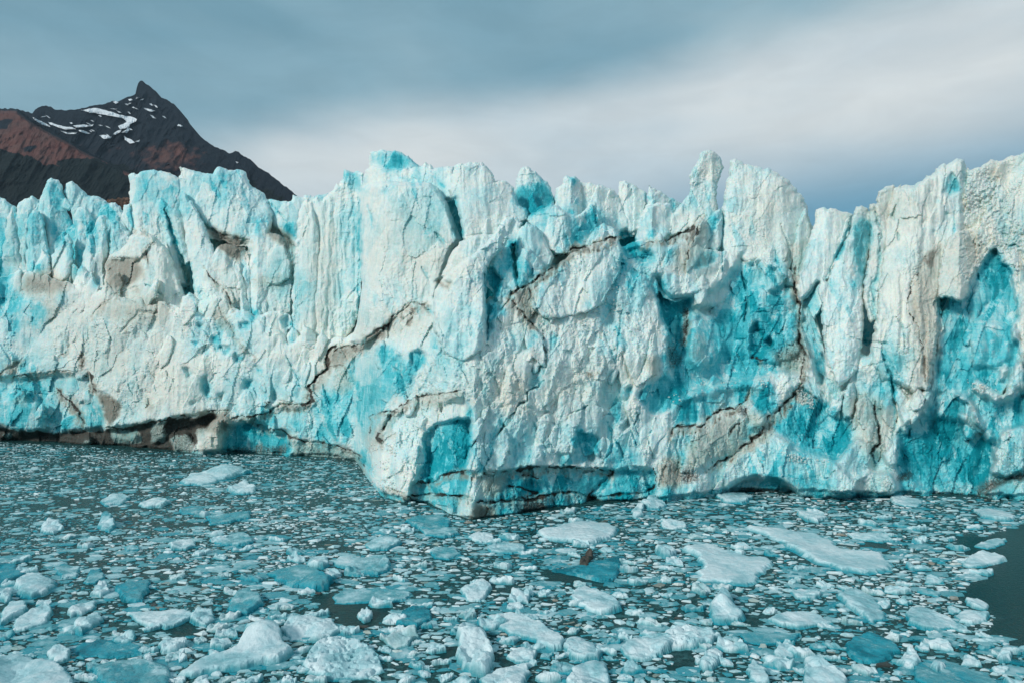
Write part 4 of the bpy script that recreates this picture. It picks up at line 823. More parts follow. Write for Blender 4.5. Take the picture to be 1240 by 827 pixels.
# the broad white tower with blue cap
serac([(448, 206), (448, 184.4), (457.6, 182.2), (471, 182.2), (486.4, 185.2), (495, 190), (508.4, 202.2), (506, 215), (480, 218), (456, 216)], 10, [(470, 184, 478, 210, .03, .06)], T=1.4, R=6, thick=6, fa=.4)
serac([(438, 236), (442, 206), (449, 200), (462, 204), (480, 205), (500, 203), (508, 202), (515, 196), (525.3, 204.5), (535.5, 203), (544, 201.3), (550, 202), (553, 225), (548, 245), (520, 240), (480, 236), (446, 244)], 6, [(515, 197, 530, 235, .03, .05)], T=1.6, R=7, thick=10, fa=.7)
serac([(432, 290), (433, 262), (435, 240), (438, 226), (450, 222), (470, 219), (500, 222), (520, 221), (531, 228), (541, 245), (551, 270), (559, 290), (548, 302), (540, 325), (532, 350), (524, 380), (500, 372), (485, 384), (462, 402), (438, 418), (424, 415), (432, 392), (438, 350), (437, 320)], 0, [(508, 222, 540, 380, 0, .07), V(452, 222, 400, .10, 0, -6)], T=3.2, R=18, thick=16, fa=.55, gr=.9, tn=.07, jag=.8)
serac([(542, 232), (546, 215), (550, 202), (554, 198.8), (567.7, 196.8), (583.7, 196.2), (591.4, 203.9), (598, 213), (600, 219), (610, 219), (622, 227.6), (628, 248), (638, 252), (640, 268), (620, 275), (600, 290), (580, 300), (562, 296), (556, 262), (552, 245)], 5.5, [(556, 198, 563, 290, .16, .03), (590, 200, 640, 250, 0, .05)], T=1.8, R=8, thick=10, fa=.45)
serac([(620, 245), (623.7, 220.8), (630.5, 202.2), (639, 202.2), (651, 210.6), (662.7, 220.8), (669.4, 232.7), (671.5, 247), (664, 262), (640, 268), (626, 262)], 10, [(634, 203, 642, 262, .12, .06)], T=1.6, R=7, thick=7, fa=.45, tn=.08)
serac([(640, 258), (640, 240), (645, 232), (652, 250), (664, 250), (662, 270)], 8, T=1, R=4, thick=3, fa=.3, b=.3)
serac([(535, 335), (545, 308), (560, 292), (578, 285), (600, 282), (612, 262), (628, 262), (634, 280), (624, 300), (600, 310), (570, 322), (550, 342)], 2.5, [(560, 292, 600, 320, .02, .06)], T=1.6, R=8, thick=8, fa=.6)
serac([(526, 352), (536, 338), (552, 322), (572, 308), (590, 292), (606, 272), (612, 271), (616, 290), (610, 302), (598, 312), (589, 325), (588, 350), (590, 390), (585, 425), (560, 440), (538, 430), (524, 395)], -1.4, [(606, 273, 575, 420, .02, .14)], T=2.2, R=10, thick=10, fa=.8)
serac([(588, 345), (591, 322), (597, 304), (606, 297), (616, 300), (622, 320), (627, 345), (631, 362), (615, 366), (600, 360)], 1, [V(600, 300, 360, .03, .05, 4)], T=1.6, R=7, thick=7, fa=.5, b=.05)
serac([(622, 292), (628, 278), (637, 270), (650, 273), (662, 292), (670, 312), (666, 326), (652, 340), (634, 352), (628, 330)], 1.2, [(636, 272, 640, 345, .12, .05)], T=1.6, R=8, thick=7, fa=.5, b=.06)
serac([(636, 268), (640, 260), (648, 256), (664, 250), (668, 246), (676, 249), (684, 256), (700, 262), (712, 250), (720, 244), (726, 262), (726, 282), (712, 302), (690, 310), (672, 308), (660, 302), (650, 284)], 3.2, [V(681, 256, 304, .05, .10)], T=2, R=8, thick=8, fa=.7)
serac([(670, 262), (672.8, 229.3), (679.6, 224.2), (686.4, 212.3), (694.8, 214), (702.5, 220), (706, 236), (704, 262), (690, 275)], 9.5, [V(692, 213, 260, .05, .16, 2)], T=1.3, R=6, thick=5, fa=.5)
serac([(690, 262), (694, 228), (704, 221), (718.5, 223.3), (732, 225), (744, 231), (752, 244), (772, 285), (745, 292), (718, 285), (700, 275)], 10.5, [V(722, 224, 285, .05, .07), ], T=1.5, R=8, thick=8, fa=.7, tn=.05)
serac([(744, 262), (748, 235), (749, 220.8), (756, 219.5), (766, 222.5), (775, 228), (783, 234.5), (784, 246), (780, 275), (765, 285), (752, 280)], 12, [V(758, 220, 280, .05, .10, 6)], T=1.5, R=7, thick=7, fa=.6)
serac([(775, 290), (782, 252), (785.4, 224.2), (792, 228), (800, 232.7), (810, 239.4), (826, 246), (828, 280), (812, 295), (790, 298)], 11, [(786, 225, 800, 290, .05, .09)], T=1.5, R=7, thick=7, fa=.6, b=.05)
serac([(702, 310), (710, 292), (720, 276), (732, 271), (744, 276), (750, 288), (740, 300), (722, 312)], 3.6, [V(722, 272, 310, .03, .04)], T=1.6, R=7, thick=5, fa=.7, tn=.05)
serac([(768, 300), (772, 268), (782, 250), (796, 246), (812, 246), (820, 262), (812, 286), (796, 294), (782, 302)], 7, [V(790, 248, 295, .04, .05)], T=1.8, R=8, thick=7, fa=.7)
# dirt-lipped block in front of the blue hollow
serac([(640, 372), (645, 350), (658, 338), (672, 324), (690, 308), (712, 298), (735, 291), (749, 289), (754, 305), (752, 330), (740, 352), (728, 372), (690, 385), (660, 388)], -1.2, [(735, 290, 720, 380, .0, .06)], T=2, R=9, thick=8, fa=1.0, tn=.05)
serac([(745, 372), (748, 340), (758, 352), (766, 342), (776, 330), (790, 345), (795, 360), (800, 385), (803, 420), (798, 452), (784, 462), (770, 470), (756, 440), (744, 410)], -1.4, [V(785, 345, 460, .0, .14, 6)], T=1.8, R=8, thick=8, fa=.9)
serac([(776, 330), (790, 318), (804, 322), (822, 330), (842, 338), (836, 352), (822, 366), (806, 362), (796, 352)], -.4, [V(805, 322, 360, .02, .04)], T=1.8, R=8, thick=6, fa=.9, tn=.05)
serac([(798, 332), (803, 300), (815, 288), (832, 282), (848, 262), (856, 268), (862, 285), (856, 305), (842, 325), (826, 345), (808, 345)], 1.4, [(848, 262, 826, 345, .02, .06)], T=1.8, R=8, thick=8, fa=1.0, tn=.18)
# spires right of centre
serac([(800, 290), (812, 262), (825, 247), (832, 239.4), (835.6, 227.6), (834.5, 214), (838, 206), (843, 198.8), (846, 191), (849, 184.4), (857.6, 181.5), (867.7, 185.2), (874.5, 193.7), (875.5, 204), (872, 212), (870, 222.5), (867.5, 232), (868, 248), (870, 262), (862, 285), (840, 300), (815, 305)], 5, [(862, 183, 866, 290, 0, .16), V(846, 185, 290, .05, 0, -6)], T=1.8, R=7, thick=7, fa=.6, tn=.12, step=1.3)
serac([(848, 284), (856, 265), (866, 256), (872.5, 252), (876, 264), (876, 288), (868, 306), (856, 304)], 2.4, [V(870, 254, 300, .03, .1)], T=1.4, R=6, thick=5, fa=.5, b=.06)
serac([(872, 300), (873, 262), (876, 240), (879.6, 220.8), (883, 212.3), (884.7, 195.4), (891.4, 192), (901.6, 198.8), (915, 201.3), (932, 205.6), (949, 214.9), (962.6, 227.6), (972, 238), (978, 250), (979, 262), (984.6, 276), (980, 295), (968, 306), (958, 325), (950, 340), (928, 336), (915, 326), (898, 318), (884, 316), (876, 330)], 1.2, [(944, 212, 955, 330, 0, .14), V(890, 195, 320, .08, 0, -2)], T=2.4, R=12, thick=12, fa=.4, gr=.8, tn=.10)
carveblue = None
serac([(956, 330), (958, 300), (968, 262), (975, 252), (984, 276), (984, 300), (974, 325), (964, 345)], 2.4, [V(968, 262, 340, .04, .08)], T=1.4, R=6, thick=6, fa=.6, tn=.14, b=.12)
serac([(958, 352), (965, 335), (972, 318), (980, 290), (985, 272), (988, 254.7), (998, 252), (1008.7, 252.3), (1019, 256), (1033, 260), (1031, 282), (1017, 310), (1008, 332), (998, 348), (990, 342), (980, 358), (970, 368)], -.4, [(1003, 253, 985, 350, .02, .05)], T=2, R=9, thick=10, fa=.45, gr=.7)
serac([(994, 365), (1000, 345), (1010, 318), (1028, 285), (1034, 258), (1035.8, 251.3), (1043.5, 250.3), (1051, 253), (1057, 262), (1057, 290), (1050, 320), (1046, 345), (1046, 400), (1040, 450), (1015, 470), (1000, 440), (996, 400)], -1.6, [(1036, 252, 1030, 340, .03, .08)], T=2, R=9, thick=10, fa=.45, gr=.7)
serac([(1044, 350), (1050, 318), (1053, 285), (1052, 262), (1052, 249), (1060, 247.4), (1064.8, 232), (1073, 226), (1083, 224.2), (1088, 250), (1080, 290), (1072, 320), (1066, 350), (1064, 385), (1054, 392), (1047, 372)], -1.0, [V(1066, 232, 380, .04, .07, -4)], T=1.8, R=8, thick=8, fa=.5, tn=.12)
serac([(1052, 440), (1058, 400), (1062, 360), (1066, 320), (1068, 285), (1074, 252), (1082, 228), (1090, 224), (1092, 227), (1097, 223), (1105, 225), (1112, 220.5), (1118, 220), (1122, 213), (1128, 213.5), (1131, 206), (1139.3, 200), (1146, 197), (1153, 195), (1164.5, 192.3), (1171, 202), (1174, 222), (1174, 262), (1168, 285), (1155, 302), (1142, 330), (1138, 370), (1142, 398), (1134, 420), (1130, 455), (1127, 474), (1104, 474), (1085, 465), (1066, 460)], -2.6, [(1164, 193, 1158, 300, 0, .20), (1110, 222, 1095, 460, .045, 0)], T=3, R=14, thick=16, fa=.55, fl=1.6, tn=.12, jag=3.4)
serac([(1164, 300), (1166, 240), (1170, 204), (1175, 206), (1181, 204.5), (1187.7, 203), (1193, 198), (1199.3, 194.2), (1206, 195), (1213, 193.2), (1221, 189), (1230, 188.4), (1240, 185.5), (1262, 180), (1300, 186), (1360, 176), (1400, 210), (1400, 470), (1300, 470), (1246, 452), (1236, 410), (1230, 372), (1228, 345), (1222, 322), (1212, 318), (1204, 302), (1190, 318), (1178, 338), (1168, 350)], -.8, [(1166, 200, 1160, 360, 0, .045), (1222, 190, 1215, 320, 0, -.10)], T=1.0, R=9, thick=20, fa=.9, fl=.7, gr=3.2, tn=.20, jag=3.2)
serac([(1134, 360), (1137, 330), (1141, 305), (1148, 290), (1160, 279), (1168, 280), (1180, 290), (1184, 318), (1174, 345), (1171, 358), (1163, 365), (1150, 362)], -5.0, [(1162, 280, 1162, 366, .06, .16)], T=1.0, R=4, thick=7, fa=.25, fl=.4, gr=2.2, tn=.34, carved=.2)

# --- leaning slabs and shards split from the face, and rows of towers on the ice field behind
rs = random.Random(41)
ZONES = [((0, 250), (335, 500), 34, (9, 20)), ((240, 440), (400, 520), 26, (8, 18)), ((600, 800), (330, 560), 46, (10, 26)), ((460, 600), (400, 560), 22, (10, 22)), ((840, 1240), (350, 590), 44, (9, 22)), ((790, 960), (300, 400), 12, (8, 18)), ((1000, 1140), (430, 590), 16, (9, 20))]
for (xa, xb), (ya, yb), n_, (lo, hi) in ZONES:
    for i in range(n_):
        x = rs.uniform(xa, xb); y = rs.uniform(ya, yb); h = rs.uniform(lo, hi) * 1.25; w_ = h * rs.uniform(.32, .7)
        if y + h > waterline(x) - 8: continue
        if sample(DARK, np.array([x]), np.array([y]))[0] > .25: continue
        le = rs.uniform(.1, .75) * rs.choice((1, 1, 1, -1)); q = []
        for (a, b_) in ((-.15, -1), (.45, -.85), (1, -.35), (.9, .35), (.35, 1), (-.4, .9), (-1, .3), (-.8, -.45)):
            a *= rs.uniform(.7, 1.15) * w_; b_ *= rs.uniform(.75, 1.1) * h; q.append((x + a - b_ * le * .55, y + b_))
        serac(q, -rs.uniform(.1, .9) - .25 * rs.random() + float(sample(CARVE, np.array([x]), np.array([y]))[0]), [(x - w_ * .1, y - h, x - w_ * .1 + h * le * 1.1, y + h, rs.uniform(.0, .09), rs.uniform(.02, .11))], R=4, T=rs.uniform(1.0, 1.9), thick=2.5, fa=.45, fl=.5, step=1.5, jag=1.8, name='ice_block', carved=0.0)
for i in range(46):
    x = -150 + i * 31 + rs.uniform(-12, 12); of = rs.uniform(24, 60); top = float(np.interp(x, [-150, 100, 200, 300, 350, 450, 560, 620, 700, 800, 840, 960, 1000, 1060, 1160, 1400], [262, 262, 236, 240, 262, 230, 222, 250, 248, 262, 250, 258, 285, 280, 240, 232])) + rs.uniform(6, 26)
    w_ = rs.uniform(9, 22); q = [(x - w_, 330), (x - w_ * rs.uniform(.7, 1), top + 40), (x - w_ * .4, top + rs.uniform(4, 14)), (x + rs.uniform(-3, 3), top), (x + w_ * .5, top + rs.uniform(3, 16)), (x + w_ * rs.uniform(.8, 1.1), top + 45), (x + w_, 330)]
    serac(q, of, [(x, top, x + 3, 330, .05, .1)], R=8, T=2.5, thick=6, fa=.6, b=.12, step=3.2)


# ================================================================== the mountain behind the ice
ridge = [(-700, 330), (-560, 300), (-420, 250), (-300, 210), (-180, 168), (-90, 140), (-40, 130), (0, 131.5), (20, 132.5), (39, 137.6), (42, 133), (51, 128), (60, 129.5), (68, 133.5), (80, 134.5), (91.5, 133.5), (104, 131), (118.6, 126.7), (128, 126), (135.5, 122.3), (142, 123), (156, 118), (164.3, 114), (165.5, 107), (167.7, 100.3), (172.8, 98), (178, 103), (186.3, 108.8), (194, 117), (203, 122.3), (211, 127), (217, 134), (222, 143), (228, 148), (233.7, 156), (245, 167), (257.5, 176.5), (268, 181), (277.8, 185.7), (284, 184), (289.6, 184.3), (295, 190), (301.5, 191.8), (312, 202), (325, 210.4), (340, 222), (355.7, 234), (375, 248), (400, 266), (440, 292), (500, 330), (560, 365), (640, 395), (720, 411)]
rx = np.array([p[0] for p in ridge], float); ry = np.array([p[1] for p in ridge], float)
mu = np.arange(-700, 720, 1.6); mt = np.linspace(0, 1, 190)
MU, MT = np.meshgrid(mu, mt)
top = np.interp(MU, rx, ry) + vnoise(MU / 3.1, MU * 0, 8) * 0.9
bot = 418.0
MV = bot + (top - bot) * MT
hgt = np.clip((bot - MV), 0, None)
YD = 3000 + hgt * 5.0
fr = [(-700, 335), (-420, 262), (-180, 178), (-60, 132), (20, 133), (40, 148), (62, 160), (84, 172), (108, 186), (135, 198), (160, 209), (200, 235), (260, 290), (330, 360), (420, 411)]
frv = np.interp(MU, [p[0] for p in fr], [p[1] for p in fr])
front = smooth01((MV - frv) / 5.0)
YD -= front * 420 + np.clip(MV - frv, 0, 200) * 2.0
YD += -ridged(MU / 34 + MV / 60, MV / 46 + 3, 301, 5) * 60 * np.clip((MV - top) / 25, 0.12, 1) - fbm(MU / 5, MV / 5, 311, 4) * 9
MP = to_world(MU, MV, YD)
fo = smooth01(((MV - np.interp(MU, [-700, 0, 40, 70, 90, 115, 140, 157, 200, 720], [330, 178, 190, 195, 190, 189, 198, 208, 225, 420])) + fbm(MU / 9, MV / 7, 321, 4) * 9) / 5)
fo = np.maximum(fo, (1 - front) * smooth01((MV - np.interp(MU, [-700, 150, 170, 215, 255, 300, 720], [400, 196, 208, 206, 204, 216, 420]) + fbm(MU / 9, MV / 7, 322, 3) * 8) / 8))
red = front * (1 - smooth01((fbm(MU / 30, MV / 14, 331, 4) - .35) * 3)) * 1.0
red = np.maximum(red, (1 - front) * np.exp(-(((MU - 205) / 44) ** 2 + ((MV - 190) / 20) ** 2)) * .62)
red = np.maximum(red, (1 - front) * np.exp(-(((MU - 150) / 50) ** 2 + ((MV - 178) / 16) ** 2)) * .2)
dustc = smooth01(fbm(MU / 16 + MV / 9, MV / 8, 341, 4) + .3)
mcol = np.stack([np.clip(red + fbm(MU / 8, MV / 5, 351, 3) * .3, 0, 1), fo, dustc], -1)
bk = [MP[-1] + np.array([0, dy, -dz]) for dy, dz in ((120, 30), (500, 260), (1500, 900))]
MPa = np.concatenate([MP, np.stack([b * np.array([1, 1, 1]) for b in bk])], 0)
MPa[:, :, 2] = np.maximum(MPa[:, :, 2], -20)
mcol = np.concatenate([mcol, np.repeat(mcol[-1:], 3, 0)], 0)
nr, nc = MPa.shape[:2]; idx = np.arange(nr * nc).reshape(nr, nc)
MF = np.stack([idx[:-1, :-1], idx[:-1, 1:], idx[1:, 1:], idx[1:, :-1]], -1).reshape(-1, 4)
rock = bpy.data.materials.new('mountain_rock'); rock.use_nodes = True; rock.node_tree.nodes.clear(); t = NT(rock.node_tree)
at = t.n('ShaderNodeAttribute', attribute_name='tint'); s = t.n('ShaderNodeSeparateColor'); t.put(s.inputs[0], at.outputs['Color'])
pos = t.n('ShaderNodeNewGeometry').outputs['Position']
nz = t.noise(pos, 0.02, 6, .65); nf = t.noise(pos, 0.09, 4, .7); nl = t.noise(t.mapping(pos, (.003, .003, .05), (0, .22, 0)), 1.0, 6, .66)
c = t.mix(t.math('ADD', t.math('MULTIPLY', nl, .6), t.math('MULTIPLY', nf, .4)), (0.002, 0.006, 0.012), (0.018, 0.025, 0.034))
rc = t.mix(t.range(nz, .3, .7), (0.095, 0.034, 0.029), (0.135, 0.064, 0.054))
rc = t.mix(t.math('MULTIPLY', s.outputs[2], .5), rc, (0.08, 0.055, 0.05))
c = t.mix(t.range(t.math('ADD', s.outputs[0], t.math('MULTIPLY', t.math('SUBTRACT', nz, .5), .8)), .25, .7), c, rc)
fc = t.mix(nz, (0.002, 0.006, 0.007), (0.010, 0.015, 0.015))
c = t.mix(t.range(t.math('ADD', s.outputs[1], t.math('MULTIPLY', t.math('SUBTRACT', nz, .5), .7)), .35, .6), c, fc)
bs = t.n('ShaderNodeBsdfPrincipled'); t.put(bs.inputs['Base Color'], c); bs.inputs['Roughness'].default_value = .9; bs.inputs['Specular IOR Level'].default_value = .15
bp = t.n('ShaderNodeBump'); bp.inputs['Distance'].default_value = 5; bp.inputs['Strength'].default_value = .8; t.put(bp.inputs['Height'], nz); t.put(bs.inputs['Normal'], bp.outputs[0])
o_ = t.n('ShaderNodeOutputMaterial'); t.put(o_.inputs[0], bs.outputs[0])
mtn = link('mountain', new_mesh('mountain', MPa.reshape(-1, 3), MF, mcol.reshape(-1, 3), rock), kind='structure')
snowm = bpy.data.materials.new('old_snow'); snowm.use_nodes = True; t = NT(snowm.node_tree)
bs = snowm.node_tree.nodes['Principled BSDF']; bs.inputs['Roughness'].default_value = .7
t.put(bs.inputs['Base Color'], t.mix(t.noise(t.n('ShaderNodeNewGeometry').outputs['Position'], .03, 4, .6), (.55, .60, .65), (.80, .82, .84)))
def lay_snow(poly):
    """a thin drift lying on the rock inside a traced outline"""
    xs = [p[0] for p in poly]; ys = [p[1] for p in poly]
    vs, fs, d = fill(poly, 1.3, .9, int(xs[0] * 7) % 997)
    u, v = vs[:, 0], vs[:, 1]
    # distance of the rock under the drift, read from the mountain sheet
    ci = np.clip((u + 700) / 1.6, 0, nc - 2); tp = np.interp(u, rx, ry); ri = np.clip((v - bot) / (tp - bot) * 189, 0, 188)
    y = MP[ri.astype(int), ci.astype(int), 1]
    y = np.minimum.reduce([MP[np.clip(ri.astype(int) + a, 0, 189), np.clip(ci.astype(int) + b_, 0, nc - 1), 1] for a in (-1, 0, 1, 2) for b_ in (-1, 0, 1, 2)])
    y = y - 6 - 8 * np.clip(d / 3, 0, 1)
    yb = y + 40
    n = len(u); bd = d <= 0
    mb = np.where(bd, np.arange(n), np.arange(n) + n)
    Vv = np.concatenate([to_world(u, v, y), to_world(u, v, yb)]); Ff = np.concatenate([fs[:, ::-1], mb[fs]])
    link('snow_patch', new_mesh('snow_patch', Vv, Ff, None, snowm), mtn)
for q in ([(98, 133.5), (108, 131.5), (118.6, 132), (127, 134), (135.5, 136), (144, 139), (152.4, 141), (160, 142), (166, 144.4), (165, 148), (158, 151), (156, 155), (146, 157), (143, 153), (150, 151), (154, 148), (150, 144), (142, 142), (130, 140.5), (120, 138), (108, 136.5)],
          [(39, 142.7), (45, 145), (52, 148), (60, 152.5), (61, 154.5), (50, 151), (42, 146.5)], [(58, 147.8), (70, 152), (80, 154), (88, 155), (93, 157), (82, 157.5), (70, 155), (60, 151)],
          [(88, 152.5), (98, 151.5), (107, 152), (113.5, 151), (112, 153), (100, 154.5), (92, 155)], [(73, 159), (82, 161), (94, 161.5), (92, 163), (80, 162.5)],
          [(120, 164), (128, 164), (135.5, 166.5), (134, 168.5), (125, 168)], [(150, 165), (154, 168), (160, 170), (163, 173), (157, 174), (151, 170)], [(163, 171.5), (169.5, 169.8), (168, 172.5)],
          [(137, 162.5), (142, 159), (147, 157.5), (146, 160), (140, 163.5)], [(146, 161), (151, 159), (156, 155), (157, 158), (153, 162)], [(136, 123.5), (140, 122.5), (144, 125), (140, 126)], [(174, 131), (180, 132), (188, 134.5), (184, 136), (176, 133)], [(155, 120.5), (159, 120), (161, 122), (157, 122.5)], [(285, 195.5), (289, 197), (287, 198.5)], [(95, 158), (104, 159.5), (110, 162), (104, 162.5), (96, 160)]):
    lay_snow(q)
rm_ = random.Random(12)
for i in range(34):
    x = rm_.uniform(48, 215); y = float(np.interp(x, rx, ry)) + rm_.uniform(5, 38)
    if y > 172 or (x < 75 and y > 150): continue
    L = rm_.uniform(3, 9); sl_n = rm_.choice((.35, .5, -.3, .15)); w2 = rm_.uniform(.7, 1.3)
    lay_snow([(x, y), (x + L * .5, y + L * .5 * sl_n - w2), (x + L, y + L * sl_n), (x + L * .6, y + L * .6 * sl_n + w2)])
# low autumn scrub on the bank at the mountain's foot
scm = bpy.data.materials.new('autumn_scrub'); scm.use_nodes = True; t = NT(scm.node_tree)
t.put(scm.node_tree.nodes['Principled BSDF'].inputs['Base Color'], t.mix(t.noise(t.n('ShaderNodeNewGeometry').outputs['Position'], .25, 4, .7), (.10, .05, .035), (.30, .17, .12))); scm.node_tree.nodes['Principled BSDF'].inputs['Roughness'].default_value = .95
r_ = np.random.default_rng(4); pv = []; pf = []
for i in range(420):
    uu = r_.uniform(128, 158); vv = r_.uniform(241, 262); dd = 620 + r_.uniform(-30, 30)
    if vv < 241 + abs(uu - 150) * .12: continue
    c0 = to_world(np.array([uu]), np.array([vv]), np.array([dd]))[0]; k = len(pv); rr = r_.uniform(1.0, 2.4)
    q = [(0, 0, 1), (1, 0, 0), (0, 1, 0), (-1, 0, 0), (0, -1, 0), (0, 0, -1)]
    pv += [tuple(c0 + np.array(a) * rr * r_.uniform(.6, 1.3)) for a in q]
    pf += [(k, k + 1, k + 2), (k, k + 2, k + 3), (k, k + 3, k + 4), (k, k + 4, k + 1), (k + 5, k + 2, k + 1), (k + 5, k + 3, k + 2), (k + 5, k + 4, k + 3), (k + 5, k + 1, k + 4)]
link('autumn_scrub', new_mesh('autumn_scrub', pv, pf, None, scm), kind='stuff', label='reddish autumn scrub on the bank between the glacier and the mountain foot', category='scrub')


# ================================================================== the lake and everything floating on it
wm = bpy.data.materials.new('lake_water'); wm.use_nodes = True; wm.node_tree.nodes.clear(); t = NT(wm.node_tree)
pos = t.n('ShaderNodeNewGeometry').outputs['Position']
n1 = t.noise(pos, 0.05, 4, .6); n2 = t.noise(pos, 1.7, 5, .7); n3 = t.noise(t.mapping(pos, (.5, 1.4, 1)), .5, 4, .65)
at = t.n('ShaderNodeAttribute', attribute_name='tint'); s = t.n('ShaderNodeSeparateColor'); t.put(s.inputs[0], at.outputs['Color'])
base = t.mix(n1, (0.006, 0.034, 0.036), (0.012, 0.055, 0.056))
sl_ = t.math('MULTIPLY', t.range(t.math('ADD', n2, t.math('MULTIPLY', t.math('SUBTRACT', n3, .5), .6)), .42, .66), s.outputs[0])
base = t.mix(t.math('MULTIPLY', sl_, .8), base, t.mix(t.noise(pos, .16, 3, .6), (0.030, 0.120, 0.130), (0.090, 0.235, 0.240)))
bs = t.n('ShaderNodeBsdfPrincipled'); t.put(bs.inputs['Base Color'], base); t.put(bs.inputs['Roughness'], t.math('ADD', t.math('MULTIPLY', sl_, .45), .16)); bs.inputs['IOR'].default_value = 1.33; bs.inputs['Specular IOR Level'].default_value = .16
bp = t.n('ShaderNodeBump'); bp.inputs['Distance'].default_value = .06; bp.inputs['Strength'].default_value = .8; t.put(bp.inputs['Height'], t.math('ADD', t.noise(pos, 2.5, 3, .6), t.math('MULTIPLY', sl_, 1.2))); t.put(bs.inputs['Normal'], bp.outputs[0])
o_ = t.n('ShaderNodeOutputMaterial'); t.put(o_.inputs[0], bs.outputs[0])
def ground(u, v): 
    Y = CAMH * F / (v - CV); return (u - CU) / F * Y, Y
def to_px(x, y): return CU + F * x / y, CV + F * CAMH / y
# slush cover of the surface: everywhere but in the open leads
OPEN = [[(1150, 655), (1172, 645), (1196, 650), (1215, 640), (1260, 632), (1600, 632), (1600, 800), (1250, 790), (1222, 782), (1203, 768), (1200, 748), (1178, 735), (1160, 722), (1170, 705), (1200, 694), (1186, 690), (1178, 672)],
        [(398, 740), (440, 728), (470, 735), (470, 752), (440, 762), (400, 758)], [(596, 796), (615, 790), (640, 808), (612, 816), (598, 812)], [(205, 752), (240, 748), (246, 766), (215, 778), (196, 768)],
        [(905, 745), (925, 748), (922, 765), (895, 762)], [(800, 790), (845, 780), (850, 810), (815, 815)], [(525, 770), (552, 785), (548, 805), (528, 800)], [(925, 690), (938, 690), (930, 712), (918, 708)], [(380, 722), (410, 715), (420, 740), (385, 745)], [(1040, 655), (1078, 652), (1080, 668), (1045, 664)], [(640, 690), (664, 690), (700, 700), (745, 702), (740, 712), (660, 705)]]
gx = np.concatenate([[-9000, -2500, -900, -400], np.arange(-260, 261, 2.6), [400, 900, 2500, 9000]]); gy = np.concatenate([[-300, -60, 10, 30], np.arange(42, 210, 1.6), [260, 500, 1200, 3000, 8800]])
GX, GY = np.meshgrid(gx, gy)
wu, wv = to_px(GX, np.maximum(GY, 1.0)); sl = np.ones_like(GX)
_fu = wu + fbm(wu / 26, wv / 9, 1201, 4, .65) * 20; _fv = wv + fbm(wu / 26, wv / 9, 1202, 4, .65) * 7
for q in OPEN: sl[inside(_fu, _fv, q)] = 0
sl[GY < 20] = .3
nr2, nc2 = GX.shape; idx = np.arange(nr2 * nc2).reshape(nr2, nc2)
WF = np.stack([idx[:-1, :-1], idx[:-1, 1:], idx[1:, 1:], idx[1:, :-1]], -1).reshape(-1, 4)
link('water', new_mesh('water', np.stack([GX.ravel(), GY.ravel(), np.zeros(GX.size)], -1), WF, np.repeat(sl.reshape(-1, 1), 3, 1), wm), kind='structure')

def floe_mesh(name, poly_xy, h, step, bl=.1, rim=.35, lump=.5, seed=1, pits=0.0, tn=0.0, peak=None, dkv=0.0, jag=2.3):
    """floating ice: a wet submerged brim, a steep side, an uneven top; closed below the waterline"""
    P_ = np.array(poly_xy, float); sc = 10.0 / max(np.ptp(P_[:, 0]), np.ptp(P_[:, 1]))
    st = step
    vs, fs, d = fill([tuple(p) for p in P_ / st], 1.0, jag, seed)
    vs = vs * st; d = d * st
    x, y = vs[:, 0], vs[:, 1]; n = len(x); L = math.sqrt(np.ptp(x) * np.ptp(y))
    R = min(.22 * h + .015 * L, .12 * L)
    br = rim * .10 * L * (0.6 + .8 * vnoise(x / L * 4, y / L * 4, seed + 2) ** 2)
    k = np.clip((d - br) / R, 0, 1); f = np.sqrt(np.clip(1 - (1 - k) ** 2, 0, 1))
    z = .02 + .03 * np.clip(d / (.05 * L), 0, 1) + h * f * (.62 + .30 * lump * fbm(x / L * 3.1, y / L * 3.1, seed, 4) + .85 * lump * facets(x / L * 3.5, y / L * 3.5, seed + 4) + .05)
    z += (fbm(x / .5, y / .5, seed + 8, 4) * .07 + (slabs(x / (.3 * L), y / (.3 * L), seed + 9)[0] - .5) * .16 * h * lump) * f
    ta = (seed * 2.399) % 6.283; z *= np.clip(1 + .75 * (x * math.cos(ta) + y * math.sin(ta)) / L, .35, 1.7)
    if peak:
        for (px_, py_, ph, pr) in peak: z += ph * np.exp(-(((x - px_) ** 2 + (y - py_) ** 2) / pr ** 2)) * f
    if pits: z -= pits * np.clip(vnoise(x / .33, y / .33, seed + 12) - .05, 0, 1) * f
    z = np.maximum(z, .012)
    b_ = bl + (1 - f) * .55 * (rim > 0) + fbm(x / L * 3, y / L * 3, seed + 6, 3) * .32
    b_ = np.where(f > .6, np.minimum(b_, bl + .25), b_)
    bd = d <= 0; zz = np.where(bd, -.02, z)
    n = len(x); low = np.stack([x, y, np.full(n, -.25) - .3 * h * np.clip(d / (.2 * L), 0, 1)], -1)
    mb = np.where(bd, np.arange(n), np.arange(n) + n)
    Vv = np.concatenate([np.stack([x, y, zz], -1), low]); Ff = np.concatenate([fs, mb[fs[:, ::-1]]])
    cl = np.stack([np.clip(b_, 0, 1), np.full(n, tn), np.full(n, dkv)], -1); cl = np.concatenate([cl, cl])
    return new_mesh(name, Vv, Ff, cl, wetice)

